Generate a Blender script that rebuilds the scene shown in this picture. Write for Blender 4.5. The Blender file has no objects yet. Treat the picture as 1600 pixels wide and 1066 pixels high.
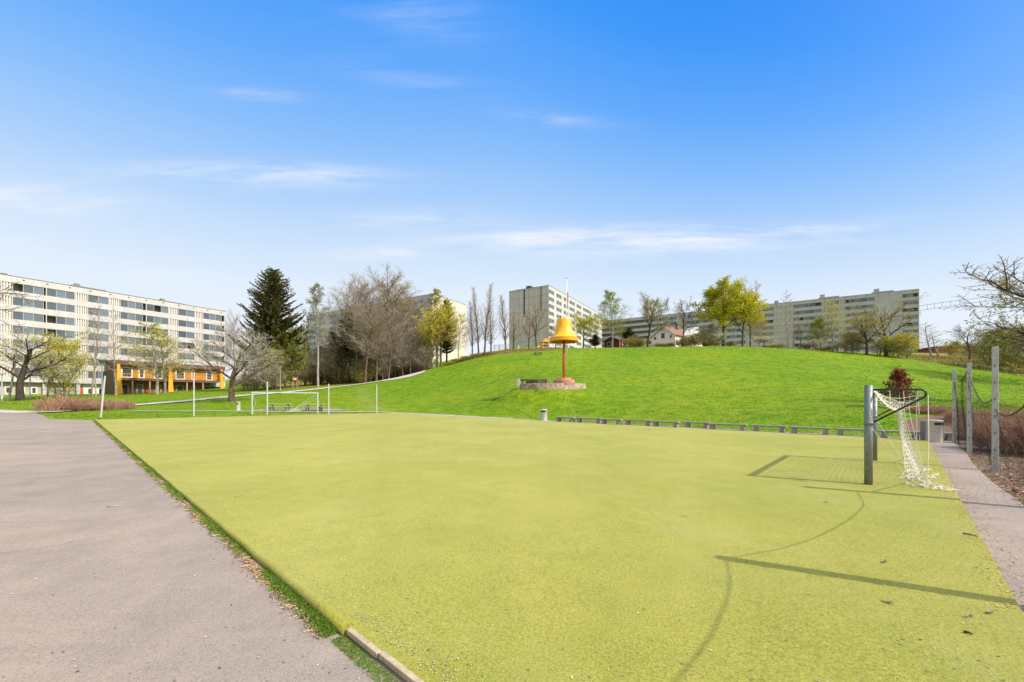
import bpy, math, random
import numpy as np
from mathutils import Vector, Matrix, geometry

PI = math.pi
R = math.radians
scene = bpy.context.scene
col = scene.collection

# ------------------------------------------------------------------ camera model
F, CX, HY, CAMZ = 640.0, 800.0, 625.0, 1.76
def at(px, py, D):                      # a point seen at pixel px,py at depth D
    return ((px - CX) / F * D, D, CAMZ + (HY - py) / F * D)
SUN_AZ = (0.91, -0.415)                 # horizontal direction towards the sun
SUN_EL = R(43)

# the sports ground lies on one slightly tilted plane
SL = 0.0095
def plane(x, y):
    return SL * (-0.73 * (x - 1.45) + 0.68 * (y - 0.6))
def gp(px, py):                         # pixel -> point on that plane
    a = (px - CX) / F; e = (HY - py) / F
    D = (SL * (0.73 * 1.45 - 0.68 * 0.6) - CAMZ) / (e - SL * (-0.73 * a + 0.68))
    return (a * D, D, CAMZ + e * D)

# ------------------------------------------------------------------ materials
def new_mat(name):
    m = bpy.data.materials.new(name); m.use_nodes = True
    nt = m.node_tree
    b = nt.nodes['Principled BSDF']
    return m, nt, b
def N(nt, t, **kw):
    n = nt.nodes.new(t)
    for k, v in kw.items():
        if k in n.inputs: n.inputs[k].default_value = v
        else: setattr(n, k, v)
    return n
def ramp(nt, fac, stops):
    r = nt.nodes.new('ShaderNodeValToRGB')
    els = r.color_ramp.elements
    while len(els) < len(stops): els.new(0.5)
    for e, (p, c) in zip(els, stops):
        e.position = p; e.color = tuple(c) + (1,) if len(c) == 3 else c
    nt.links.new(fac, r.inputs[0])
    return r.outputs[0]
def mix(nt, fac, a, b, blend='MIX'):
    m = nt.nodes.new('ShaderNodeMix'); m.data_type = 'RGBA'; m.blend_type = blend
    for i, v in ((0, fac), (6, a), (7, b)):
        if hasattr(v, 'is_linked'): nt.links.new(v, m.inputs[i])
        else: m.inputs[i].default_value = (tuple(v) + (1,)) if isinstance(v, tuple) and len(v) == 3 else v
    return m.outputs[2]
def math_(nt, op, a, b=None, clamp=False):
    m = nt.nodes.new('ShaderNodeMath'); m.operation = op; m.use_clamp = clamp
    for i, v in ((0, a), (1, b)):
        if v is None: continue
        if hasattr(v, 'is_linked'): nt.links.new(v, m.inputs[i])
        else: m.inputs[i].default_value = v
    return m.outputs[0]
def noise(nt, scale, detail=4, rough=0.6, coord=None, stretch=None, dist=0.0):
    n = nt.nodes.new('ShaderNodeTexNoise')
    n.inputs['Scale'].default_value = scale; n.inputs['Detail'].default_value = detail
    n.inputs['Roughness'].default_value = rough; n.inputs['Distortion'].default_value = dist
    if coord is None:
        tc = nt.nodes.new('ShaderNodeTexCoord'); coord = tc.outputs['Object']
    if stretch:
        mp = nt.nodes.new('ShaderNodeMapping'); mp.inputs['Scale'].default_value = stretch
        nt.links.new(coord, mp.inputs[0]); coord = mp.outputs[0]
    nt.links.new(coord, n.inputs['Vector'])
    return n.outputs['Fac']
def bump(nt, b, h, strength=0.4, dist=0.02):
    n = nt.nodes.new('ShaderNodeBump'); n.inputs['Strength'].default_value = strength
    n.inputs['Distance'].default_value = dist
    nt.links.new(h, n.inputs['Height']); nt.links.new(n.outputs[0], b.inputs['Normal'])
def C(s):
    s = s.lstrip('#'); o = []
    for i in (0, 2, 4):
        c = int(s[i:i+2], 16) / 255
        o.append(c / 12.92 if c <= .04045 else ((c + .055) / 1.055) ** 2.4)
    return tuple(o)
def sc(c, k): return tuple(x * k for x in c)

def simple(name, c, rough=0.8, var=0.18, scale=3.0, metal=0.0, bmp=0.0, spec=None, stretch=None):
    m, nt, b = new_mat(name)
    f = noise(nt, scale, 5, 0.65, stretch=stretch)
    k = ramp(nt, f, [(0.3, sc(c, 1 - var)), (0.7, tuple(min(1, x * (1 + var)) for x in c))])
    nt.links.new(k, b.inputs['Base Color'])
    b.inputs['Roughness'].default_value = rough; b.inputs['Metallic'].default_value = metal
    if spec is not None: b.inputs['Specular IOR Level'].default_value = spec
    if bmp: bump(nt, b, noise(nt, scale * 12, 3, 0.6), bmp, 0.01)
    return m

def leaf_mat(name, stops, trans=0.35):
    m, nt, b = new_mat(name)
    g = nt.nodes.new('ShaderNodeNewGeometry')
    r1 = ramp(nt, g.outputs['Random Per Island'], stops)
    nt.nodes.remove(b)
    d = nt.nodes.new('ShaderNodeBsdfDiffuse'); t = nt.nodes.new('ShaderNodeBsdfTranslucent')
    nt.links.new(r1, d.inputs[0]); nt.links.new(r1, t.inputs[0])
    ms = nt.nodes.new('ShaderNodeMixShader'); ms.inputs[0].default_value = trans
    nt.links.new(d.outputs[0], ms.inputs[1]); nt.links.new(t.outputs[0], ms.inputs[2])
    nt.links.new(ms.outputs[0], nt.nodes['Material Output'].inputs[0])
    return m

M = {}
# artificial turf: fine fibre noise, sandy worn tone and darker patches
def turf_mat():
    m, nt, b = new_mat('artificial_turf')
    geo = nt.nodes.new('ShaderNodeTexCoord').outputs['Object']
    fine = noise(nt, 150, 3, 0.8, geo)
    vf = noise(nt, 45, 5, 0.75, geo)
    mid = noise(nt, 2.2, 6, 0.75, geo)
    big = noise(nt, 0.22, 4, 0.6, geo)
    c1 = ramp(nt, fine, [(0.32, (0.105, 0.120, 0.014)), (0.5, (0.285, 0.280, 0.034)), (0.70, (0.445, 0.41, 0.10))])
    c2 = ramp(nt, vf, [(0.34, (0.52, 0.58, 0.46)), (0.5, (1, 1, 1)), (0.66, (1.28, 1.22, 1.3))])
    c = mix(nt, 1.0, c1, c2, 'MULTIPLY')
    c3 = ramp(nt, mid, [(0.35, (0.90, 0.93, 0.85)), (0.5, (1, 1, 1)), (0.66, (1.06, 1.04, 1.1))])
    c = mix(nt, 1.0, c, c3, 'MULTIPLY')
    c4 = ramp(nt, big, [(0.38, (0.86, 0.91, 0.8)), (0.62, (1.08, 1.05, 1.2))])
    seam = noise(nt, 1.0, 4, 0.6, geo, (1.1, 0.16, 1))
    c = mix(nt, 1.0, c, ramp(nt, seam, [(0.36, (0.95, 0.965, 0.93)), (0.5, (1, 1, 1)), (0.66, (1.03, 1.02, 1.06))]), 'MULTIPLY')
    c = mix(nt, 1.0, c, c4, 'MULTIPLY')
    # sand infill: paler patches spread by noise
    sand = noise(nt, 0.6, 5, 0.7, geo)
    c = mix(nt, math_(nt, 'MULTIPLY', ramp(nt, sand, [(0.5, (0, 0, 0)), (0.75, (1, 1, 1))]), 0.25), c, (0.46, 0.42, 0.20))
    nt.links.new(c, b.inputs['Base Color'])
    b.inputs['Roughness'].default_value = 0.85; b.inputs['Specular IOR Level'].default_value = 0.15
    b.inputs['Sheen Weight'].default_value = 0.26; b.inputs['Sheen Roughness'].default_value = 0.5
    b.inputs['Sheen Tint'].default_value = (0.95, 0.9, 0.45, 1)
    h = math_(nt, 'ADD', fine, math_(nt, 'MULTIPLY', vf, 0.8))
    bump(nt, b, h, 0.55, 0.012)
    return m
M['turf'] = turf_mat()
def asphalt_mat():
    m, nt, b = new_mat('asphalt')
    geo = nt.nodes.new('ShaderNodeTexCoord').outputs['Object']
    v = nt.nodes.new('ShaderNodeTexVoronoi'); v.inputs['Scale'].default_value = 110
    nt.links.new(geo, v.inputs['Vector'])
    grain = ramp(nt, v.outputs['Color'], [(0.1, (0.76, 0.75, 0.75)), (0.5, (0.98, 0.98, 0.98)), (0.93, (1.10, 1.08, 1.06)), (0.97, (1.5, 1.45, 1.4))])
    mid = noise(nt, 1.3, 6, 0.7, geo)
    big = noise(nt, 0.16, 4, 0.6, geo)
    streak = noise(nt, 0.9, 5, 0.65, geo, (0.25, 1.8, 1.0))
    c = mix(nt, 1.0, (0.308, 0.260, 0.222), grain, 'MULTIPLY')
    c = mix(nt, 1.0, c, ramp(nt, mid, [(0.33, (0.88, 0.88, 0.88)), (0.67, (1.09, 1.08, 1.08))]), 'MULTIPLY')
    c = mix(nt, 1.0, c, ramp(nt, big, [(0.35, (0.90, 0.90, 0.92)), (0.65, (1.08, 1.05, 1.02))]), 'MULTIPLY')
    c = mix(nt, 1.0, c, ramp(nt, streak, [(0.30, (0.86, 0.85, 0.85)), (0.45, (1, 1, 1)), (0.75, (1.06, 1.05, 1.03))]), 'MULTIPLY')
    # faint rubbed tyre arcs and hairline cracks
    sp = nt.nodes.new('ShaderNodeSeparateXYZ'); nt.links.new(geo, sp.inputs[0])
    for (qx, qy, rad, wd, amt) in ((-6.2, 5.6, 1.25, .03, .16), (-9.0, 6.4, 2.6, .03, .12), (-13.0, 13.0, 5.5, .05, .14), (-3.0, 9.5, 6.5, .04, .10), (-12.0, 12.0, 6.1, .05, .10)):
        dx = math_(nt, 'SUBTRACT', sp.outputs[0], qx); dy = math_(nt, 'SUBTRACT', sp.outputs[1], qy)
        rd = math_(nt, 'SQRT', math_(nt, 'ADD', math_(nt, 'MULTIPLY', dx, dx), math_(nt, 'MULTIPLY', dy, dy)))
        e = math_(nt, 'DIVIDE', math_(nt, 'ABSOLUTE', math_(nt, 'SUBTRACT', rd, rad)), wd)
        k = math_(nt, 'MULTIPLY', math_(nt, 'EXPONENT', math_(nt, 'MULTIPLY', math_(nt, 'MULTIPLY', e, e), -1.0)), amt)
        k = math_(nt, 'MULTIPLY', k, ramp(nt, noise(nt, .8, 3, .6, geo), [(.42, (0, 0, 0)), (.6, (1, 1, 1))]))
        c = mix(nt, k, c, (0.03, 0.03, 0.03))
    nt.links.new(c, b.inputs['Base Color'])
    b.inputs['Roughness'].default_value = 0.9; b.inputs['Specular IOR Level'].default_value = 0.2
    bump(nt, b, v.outputs['Distance'], 0.35, 0.006)
    return m
M['asphalt'] = asphalt_mat()
def ground_mat():
    m, nt, b = new_mat('lawn')
    geo = nt.nodes.new('ShaderNodeTexCoord').outputs['Object']
    a = nt.nodes.new('ShaderNodeVertexColor'); a.layer_name = 'cover'
    sep = nt.nodes.new('ShaderNodeSeparateColor'); nt.links.new(a.outputs[0], sep.inputs[0])
    fine = noise(nt, 5.5, 6, 0.8, geo)
    mid = noise(nt, 0.9, 6, 0.7, geo)
    big = noise(nt, 0.07, 4, 0.6, geo)
    g = ramp(nt, fine, [(0.30, (0.052, 0.105, 0.002)), (0.5, (0.128, 0.232, 0.004)), (0.70, (0.25, 0.345, 0.016))])
    g = mix(nt, 1.0, g, ramp(nt, mid, [(0.32, (0.55, 0.68, 0.6)), (0.5, (1, 1, 1)), (0.68, (1.4, 1.18, 1.3))]), 'MULTIPLY')
    g = mix(nt, 1.0, g, ramp(nt, big, [(0.36, (0.82, 0.92, 0.9)), (0.64, (1.2, 1.06, 1.2))]), 'MULTIPLY')
    g = mix(nt, ramp(nt, noise(nt, .45, 7, .78, geo), [(.5, (0, 0, 0)), (.72, (.42, .42, .42))]), g, (0.26, 0.22, 0.06))
    g = mix(nt, ramp(nt, noise(nt, 9, 3, .7, geo), [(.60, (0, 0, 0)), (.74, (.22, .22, .22))]), g, (0.05, 0.08, 0.012))
    # rough brown meadow
    rgh = ramp(nt, noise(nt, 1.6, 7, 0.75, geo), [(0.3, (0.09, 0.055, 0.022)), (0.48, (0.22, 0.16, 0.05)), (0.6, (0.25, 0.25, 0.05)), (0.75, (0.36, 0.29, 0.13))])
    edge = math_(nt, 'ADD', sep.outputs[0], math_(nt, 'MULTIPLY', math_(nt, 'SUBTRACT', noise(nt, 0.7, 5, 0.7, geo), 0.5), 0.9))
    g = mix(nt, ramp(nt, edge, [(0.42, (0, 0, 0)), (0.62, (1, 1, 1))]), g, rgh)
    # bare earth with leaves
    dr = ramp(nt, noise(nt, 26, 6, 0.8, geo), [(0.32, (0.045, 0.028, 0.018)), (0.5, (0.17, 0.115, 0.078)), (0.66, (0.34, 0.235, 0.165)), (0.8, (0.5, 0.37, 0.28))])
    e2 = math_(nt, 'ADD', sep.outputs[1], math_(nt, 'MULTIPLY', math_(nt, 'SUBTRACT', noise(nt, 2.5, 4, 0.6, geo), 0.5), 0.5))
    g = mix(nt, ramp(nt, e2, [(0.45, (0, 0, 0)), (0.55, (1, 1, 1))]), g, dr)
    # worn, dry trodden grass
    e3 = math_(nt, 'MULTIPLY', sep.outputs[2], ramp(nt, noise(nt, 1.4, 5, 0.7, geo), [(0.3, (0.3, 0.3, 0.3)), (0.6, (1, 1, 1))]))
    g = mix(nt, e3, g, (0.30, 0.27, 0.09))
    nt.links.new(g, b.inputs['Base Color'])
    b.inputs['Roughness'].default_value = 0.9; b.inputs['Specular IOR Level'].default_value = 0.1
    bump(nt, b, math_(nt, 'ADD', fine, mid), 0.6, 0.12)
    return m
M['lawn'] = ground_mat()
M['paving'] = simple('paving', (0.30, 0.255, 0.22), 0.9, 0.2, 5, bmp=0.2)
M['gravel'] = simple('gravel', (0.42, 0.39, 0.33), 0.95, 0.22, 8, bmp=0.3)
M['path'] = simple('path_asphalt', (0.46, 0.43, 0.37), 0.9, 0.12, 3)
def concrete(name, c, panel=None, streak=0.2, joint=0.55):
    m, nt, b = new_mat(name)
    geo = nt.nodes.new('ShaderNodeTexCoord').outputs['Object']
    f = noise(nt, 0.9, 6, 0.7, geo, (1, 1, 0.25))
    k = ramp(nt, f, [(0.3, sc(c, 1 - streak)), (0.7, sc(c, 1 + streak * 0.5))])
    k = mix(nt, 1.0, k, ramp(nt, noise(nt, 6, 4, 0.7, geo), [(0.3, (0.93, 0.93, 0.93)), (0.7, (1.05, 1.05, 1.05))]), 'MULTIPLY')
    if panel:
        sx_ = nt.nodes.new('ShaderNodeSeparateXYZ'); mp = nt.nodes.new('ShaderNodeCombineXYZ')
        nt.links.new(geo, sx_.inputs[0]); nt.links.new(sx_.outputs[1], mp.inputs[0]); nt.links.new(sx_.outputs[2], mp.inputs[1])
        br = nt.nodes.new('ShaderNodeTexBrick'); br.offset = 0.0
        br.inputs['Scale'].default_value = 1.0
        br.inputs['Brick Width'].default_value = panel[0]; br.inputs['Row Height'].default_value = panel[1]
        br.inputs['Mortar Size'].default_value = 0.06; br.inputs['Mortar Smooth'].default_value = 0.1
        br.inputs['Color1'].default_value = (1, 1, 1, 1); br.inputs['Color2'].default_value = (0.9, 0.9, 0.9, 1)
        br.inputs['Mortar'].default_value = (joint, joint, joint, 1)
        nt.links.new(mp.outputs[0], br.inputs['Vector'])
        k = mix(nt, 1.0, k, br.outputs[0], 'MULTIPLY')
    nt.links.new(k, b.inputs['Base Color']); b.inputs['Roughness'].default_value = 0.9
    b.inputs['Specular IOR Level'].default_value = 0.2
    return m
M['conc_pale'] = concrete('pale_concrete', (0.535, 0.515, 0.50), None, 0.18)
M['conc_grey'] = concrete('grey_concrete', (0.46, 0.43, 0.465), None, 0.2)
M['conc_end'] = concrete('panelled_concrete', (0.53, 0.485, 0.465), (4.2, 2.8, (R(90), 0, R(90))), 0.22, 0.42)
M['conc_end2'] = concrete('pale_panelled_concrete', (0.66, 0.61, 0.53), (4.2, 2.8, (R(90), 0, R(90))), 0.15, 0.75)
M['conc_dark'] = concrete('dark_concrete', (0.26, 0.245, 0.23), None, 0.2)  # darker concrete tone for core walls, base wall and stair heads
M['roofing'] = simple('roofing_felt', (0.10, 0.10, 0.10), 0.9)
M['white_slat'] = simple('white_slats', (0.64, 0.61, 0.58), 0.7, 0.1)
M['beige_wall'] = simple('beige_render', (0.42, 0.38, 0.33), 0.9, 0.12, 0.8)
def glass_mat(name, stops, rough=0.06):
    m, nt, b = new_mat(name)
    g = nt.nodes.new('ShaderNodeNewGeometry')
    k = ramp(nt, g.outputs['Random Per Island'], stops)
    nt.links.new(k, b.inputs['Base Color']); b.inputs['Roughness'].default_value = rough
    b.inputs['Specular IOR Level'].default_value = 0.45
    return m
M['glass'] = glass_mat('balcony_glass', [(0, (0.035, 0.05, 0.065)), (0.2, (0.09, 0.125, 0.16)), (0.45, (0.17, 0.215, 0.26)), (0.62, (0.055, 0.075, 0.09)), (0.8, (0.25, 0.29, 0.31)), (0.92, (0.16, 0.20, 0.18)), (1, (0.48, 0.47, 0.44))])
M['glass_dark'] = glass_mat('window_glass', [(0, (0.02, 0.025, 0.03)), (0.6, (0.06, 0.07, 0.075)), (1, (0.13, 0.14, 0.14))])
M['frame'] = simple('metal_frame', (0.52, 0.51, 0.48), 0.5, 0.08)
M['white_paint'] = simple('white_paint', (0.72, 0.70, 0.65), 0.6, 0.08)
M['orange_wood'] = simple('orange_boards', (0.47, 0.19, 0.018), 0.75, 0.16, 4, stretch=(6, 6, 0.5))
M['amber_wood'] = simple('amber_boards', (0.72, 0.36, 0.03), 0.7, 0.14, 4, stretch=(6, 6, 0.5))
M['brown_wood'] = simple('brown_boards', (0.13, 0.075, 0.055), 0.8, 0.3, 6, stretch=(8, 8, 0.6))
M['rust_wood'] = simple('rust_boards', (0.30, 0.10, 0.03), 0.8, 0.25, 6, stretch=(8, 8, 0.6))
M['grey_wood'] = simple('grey_weathered_wood', (0.36, 0.34, 0.29), 0.85, 0.22, 6, stretch=(1, 8, 8))
M['plank'] = simple('worn_plank', (0.42, 0.34, 0.225), 0.85, 0.28, 22, bmp=0.3)
M['red_wood'] = simple('red_boards', (0.20, 0.022, 0.022), 0.8, 0.25, 6, stretch=(8, 8, 0.6))
M['red_tile'] = simple('red_roof_tiles', (0.23, 0.115, 0.085), 0.85, 0.3, 9)
M['grey_roof'] = simple('grey_roof', (0.16, 0.15, 0.15), 0.85)
M['galv'] = simple('galvanised_steel', (0.35, 0.355, 0.35), 0.48, 0.2, 14, metal=0.35)
M['galv_dark'] = simple('weathered_galvanised_steel', (0.20, 0.225, 0.215), 0.5, 0.25, 14, metal=0.4)
M['black_metal'] = simple('black_painted_metal', (0.025, 0.027, 0.03), 0.45, 0.2, 8)
M['post_conc'] = simple('post_concrete', (0.41, 0.40, 0.385), 0.85, 0.22, 9, bmp=0.25)
M['pale_post'] = simple('pale_painted_post', (0.46, 0.455, 0.44), 0.7, 0.15, 6)
M['net_white'] = simple('white_net_cord', (0.80, 0.76, 0.68), 0.9, 0.08)
M['net_dark'] = simple('dark_net_cord', (0.022, 0.035, 0.028), 0.9, 0.1)
M['bell_yellow'] = simple('yellow_enamel', (0.86, 0.42, 0.008), 0.36, 0.17, 1.6, stretch=(2.5, 2.5, .5))
M['bell_rim'] = simple('deep_yellow_enamel', (0.78, 0.34, 0.004), 0.4, 0.1, 2.5)
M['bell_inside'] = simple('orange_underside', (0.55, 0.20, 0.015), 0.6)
M['red_paint'] = simple('red_paint', (0.52, 0.085, 0.03), 0.5, 0.15, 4)
M['pink_conc'] = simple('pinkish_concrete', (0.50, 0.22, 0.15), 0.85, 0.25, 4)
def stone_mat():
    m, nt, b = new_mat('ring_stone')
    geo = nt.nodes.new('ShaderNodeTexCoord').outputs['Object']
    v = nt.nodes.new('ShaderNodeTexVoronoi'); v.inputs['Scale'].default_value = 5
    nt.links.new(geo, v.inputs['Vector'])
    k = ramp(nt, v.outputs['Color'], [(0.1, (0.26, 0.17, 0.14)), (0.5, (0.46, 0.33, 0.27)), (0.9, (0.60, 0.46, 0.38))])
    k = mix(nt, 1.0, k, ramp(nt, noise(nt, 9, 5, 0.7, geo), [(0.3, (0.75, 0.75, 0.75)), (0.7, (1.1, 1.1, 1.1))]), 'MULTIPLY')
    nt.links.new(k, b.inputs['Base Color']); b.inputs['Roughness'].default_value = 0.9
    bump(nt, b, noise(nt, 14, 5, 0.7, geo), 0.6, 0.05)
    return m
M['stone'] = stone_mat()
M['bench_conc'] = simple('bench_concrete', (0.25, 0.225, 0.20), 0.85, 0.18, 6, bmp=0.2)
M['bin_grey'] = simple('bin_concrete', (0.52, 0.49, 0.45), 0.8, 0.15, 12, bmp=0.25)
M['black'] = simple('black', (0.012, 0.012, 0.012), 0.7)
def bark_mat(name, c, c2, sx=1.0):
    m, nt, b = new_mat(name)
    k = ramp(nt, noise(nt, 3.0, 5, 0.75, stretch=(4, 4, 1.2)), [(0.32, c), (0.68, c2)])
    nt.links.new(k, b.inputs['Base Color']); b.inputs['Roughness'].default_value = 0.9
    b.inputs['Specular IOR Level'].default_value = 0.1
    return m
M['bark'] = bark_mat('brown_bark', (0.075, 0.052, 0.04), (0.20, 0.145, 0.11))
M['bark_dark'] = bark_mat('dark_bark', (0.035, 0.026, 0.022), (0.10, 0.075, 0.06))
M['bark_birch'] = bark_mat('birch_bark', (0.13, 0.11, 0.095), (0.50, 0.46, 0.41))
M['twig_brown'] = simple('brown_twigs', (0.39, 0.315, 0.23), 0.9, 0.3, 0.8, spec=0.1)
M['twig_grey'] = simple('grey_twigs', (0.42, 0.36, 0.31), 0.9, 0.3, 0.8, spec=0.1)
M['twig_dark'] = simple('dark_twigs', (0.20, 0.155, 0.125), 0.9, 0.3, 0.8, spec=0.1)
M['twig_red'] = leaf_mat('reddish_twigs', [(0, (0.20, 0.105, 0.075)), (0.5, (0.40, 0.22, 0.155)), (1, (0.58, 0.37, 0.27))], 0.0)
M['twig_straw'] = leaf_mat('straw_twigs', [(0, (0.16, 0.11, 0.04)), (0.5, (0.30, 0.21, 0.09)), (1, (0.42, 0.31, 0.15))], 0.0)
M['leaf_yellow'] = leaf_mat('yellow_green_leaves', [(0, (0.30, 0.29, 0.014)), (0.5, (0.52, 0.49, 0.028)), (1, (0.74, 0.68, 0.08))])
M['leaf_olive'] = leaf_mat('olive_buds', [(0, (0.24, 0.20, 0.045)), (0.5, (0.38, 0.33, 0.07)), (1, (0.55, 0.49, 0.14))])
M['leaf_green'] = leaf_mat('fresh_green_leaves', [(0, (0.15, 0.20, 0.018)), (0.5, (0.28, 0.33, 0.035)), (1, (0.46, 0.48, 0.09))])
M['leaf_gold'] = leaf_mat('golden_leaves', [(0, (0.34, 0.29, 0.012)), (0.5, (0.56, 0.49, 0.03)), (1, (0.74, 0.66, 0.08))])
M['leaf_pale'] = leaf_mat('pale_blossom', [(0, (0.36, 0.33, 0.20)), (0.5, (0.62, 0.57, 0.42)), (1, (0.85, 0.80, 0.68))])
M['leaf_silver'] = leaf_mat('silvery_buds', [(0, (0.22, 0.22, 0.17)), (0.5, (0.36, 0.36, 0.29)), (1, (0.5, 0.5, 0.42))])
M['leaf_red'] = leaf_mat('copper_leaves', [(0, (0.12, 0.03, 0.018)), (0.5, (0.27, 0.085, 0.045)), (1, (0.42, 0.18, 0.09))])
M['needle'] = leaf_mat('dark_needles', [(0, (0.025, 0.033, 0.013)), (0.5, (0.09, 0.092, 0.03)), (0.85, (0.18, 0.16, 0.06)), (1, (0.28, 0.23, 0.09))], 0.1)
M['needle2'] = leaf_mat('green_needles', [(0, (0.02, 0.035, 0.008)), (0.5, (0.06, 0.085, 0.018)), (1, (0.13, 0.15, 0.04))], 0.1)
M['grass_blade'] = leaf_mat('grass_blades', [(0, (0.07, 0.14, 0.016)), (0.5, (0.15, 0.26, 0.03)), (1, (0.30, 0.40, 0.08))])
M['lawn_blade'] = leaf_mat('lawn_blades', [(0, (0.085, 0.15, 0.005)), (0.4, (0.15, 0.245, 0.008)), (0.8, (0.22, 0.32, 0.02)), (1, (0.36, 0.36, 0.08))])
M['meadow_blade'] = leaf_mat('meadow_blades', [(0, (0.10, 0.12, 0.02)), (0.4, (0.22, 0.22, 0.04)), (1, (0.46, 0.38, 0.18))])
M['litter'] = leaf_mat('dry_needles', [(0, (0.20, 0.10, 0.05)), (0.5, (0.40, 0.24, 0.13)), (1, (0.60, 0.45, 0.30))], 0.0)
M['dry_leaf'] = leaf_mat('dry_leaves', [(0, (0.10, 0.055, 0.035)), (0.5, (0.26, 0.15, 0.10)), (1, (0.46, 0.32, 0.24))], 0.0)
M['fleck'] = leaf_mat('pale_flecks', [(0, (0.12, 0.09, 0.06)), (0.6, (0.36, 0.31, 0.22)), (1, (0.68, 0.64, 0.54))], 0.0)

# ------------------------------------------------------------------ mesh helpers
class MB:
    def __init__(s): s.v = []; s.f = []; s.m = []; s.n = 0; s.mi = 0; s.sm = []
    def add(s, vs, fs, smooth=False):
        s.v.extend([tuple(map(float, p)) for p in vs])
        for f in fs: s.f.append(tuple(i + s.n for i in f)); s.m.append(s.mi); s.sm.append(smooth)
        s.n += len(vs)
    def box(s, x0, x1, y0, y1, z0, z1, mat=None):
        vs = [(x0,y0,z0),(x1,y0,z0),(x1,y1,z0),(x0,y1,z0),(x0,y0,z1),(x1,y0,z1),(x1,y1,z1),(x0,y1,z1)]
        if mat is not None: vs = [mat @ Vector(v) for v in vs]
        s.add(vs, [(0,3,2,1),(4,5,6,7),(0,1,5,4),(1,2,6,5),(2,3,7,6),(3,0,4,7)])
    def beam(s, a, b, w, h=None, up=(0,0,1)):
        a = Vector(a); b = Vector(b); h = h or w
        d = (b - a).normalized(); u = Vector(up)
        if abs(d.dot(u)) > .95: u = Vector((1, 0, 0))
        sx = d.cross(u).normalized() * (w / 2); sy = sx.cross(d).normalized() * (h / 2)
        vs = [a-sx-sy, a+sx-sy, a+sx+sy, a-sx+sy, b-sx-sy, b+sx-sy, b+sx+sy, b-sx+sy]
        s.add(vs, [(0,3,2,1),(4,5,6,7),(0,1,5,4),(1,2,6,5),(2,3,7,6),(3,0,4,7)])
    def tube(s, pts, r, sides=8, cap=True, smooth=True):
        P = [Vector(p) for p in pts]; n = len(P)
        rr = r if hasattr(r, '__len__') else [r] * n
        vs = []; prev = None
        for i in range(n):
            d = (P[min(i+1, n-1)] - P[max(i-1, 0)])
            if d.length < 1e-9: d = Vector((0, 0, 1))
            d.normalize()
            if prev is None:
                u = Vector((0, 0, 1)) if abs(d.z) < .9 else Vector((1, 0, 0))
                a = d.cross(u).normalized()
            else:
                a = (prev - d * prev.dot(d)).normalized()
            prev = a; b = d.cross(a)
            for k in range(sides):
                t = 2 * PI * k / sides
                vs.append(P[i] + a * (rr[i] * math.cos(t)) + b * (rr[i] * math.sin(t)))
        fs = []
        for i in range(n - 1):
            for k in range(sides):
                k2 = (k + 1) % sides
                fs.append((i*sides+k, i*sides+k2, (i+1)*sides+k2, (i+1)*sides+k))
        s.add(vs, fs, smooth)
        if cap:
            base = s.n - len(vs)
            s.f.append(tuple(base + k for k in reversed(range(sides)))); s.m.append(s.mi); s.sm.append(False)
            s.f.append(tuple(base + (n-1)*sides + k for k in range(sides))); s.m.append(s.mi); s.sm.append(False)
    def lathe(s, prof, sides=40, c=(0, 0, 0), smooth=True):
        vs = []
        for r, z in prof:
            for k in range(sides):
                t = 2 * PI * k / sides
                vs.append((c[0] + r * math.cos(t), c[1] + r * math.sin(t), c[2] + z))
        fs = []
        for i in range(len(prof) - 1):
            for k in range(sides):
                k2 = (k + 1) % sides
                fs.append((i*sides+k, i*sides+k2, (i+1)*sides+k2, (i+1)*sides+k))
        s.add(vs, fs, smooth)
    def cyl(s, c, r, z0, z1, sides=16):
        s.tube([(c[0], c[1], z0), (c[0], c[1], z1)], r, sides)
    def build(s, name, mats, parent=None, bevel=0.0):
        me = bpy.data.meshes.new(name)
        me.from_pydata(s.v, [], s.f)
        for m in (mats if isinstance(mats, (list, tuple)) else [mats]): me.materials.append(m)
        me.polygons.foreach_set('material_index', s.m)
        me.polygons.foreach_set('use_smooth', s.sm)
        me.update()
        o = bpy.data.objects.new(name, me); col.objects.link(o)
        if parent: o.parent = parent
        if bevel:
            b = o.modifiers.new('bevel', 'BEVEL'); b.width = bevel; b.segments = 2; b.limit_method = 'ANGLE'
        return o
def tag(o, label=None, cat=None, group=None, kind=None):
    if label: o['label'] = label
    if cat: o['category'] = cat
    if group: o['group'] = group
    if kind: o['kind'] = kind
    return o
def thing(name, label, cat, loc=(0, 0, 0), rz=0, group=None, mat=None):
    o = bpy.data.objects.new(name, None); col.objects.link(o)
    o.empty_display_size = 0.2
    o.location = loc; o.rotation_euler = (0, 0, rz)
    return tag(o, label, cat, group)
def copy_tree(o, parent=None):
    c = o.copy(); col.objects.link(c)
    if parent: c.parent = parent
    for ch in list(o.children): copy_tree(ch, c)
    return c

# ------------------------------------------------------------------ terrain
Lc = gp(150, 657); Fc = gp(600, 646); Rc = gp(1450, 690)
e1 = gp(545, 990); e2 = gp(1600, 970)
def isect(p, q, r, s):
    i = geometry.intersect_line_line_2d
    d1 = (q[0]-p[0], q[1]-p[1]); d2 = (s[0]-r[0], s[1]-r[1])
    det = d1[0]*d2[1]-d1[1]*d2[0]
    t = ((r[0]-p[0])*d2[1]-(r[1]-p[1])*d2[0])/det
    return (p[0]+d1[0]*t, p[1]+d1[1]*t)
nc = isect(Lc, e1, Rc, e2)
Nc = (nc[0], nc[1], plane(*nc))
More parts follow.
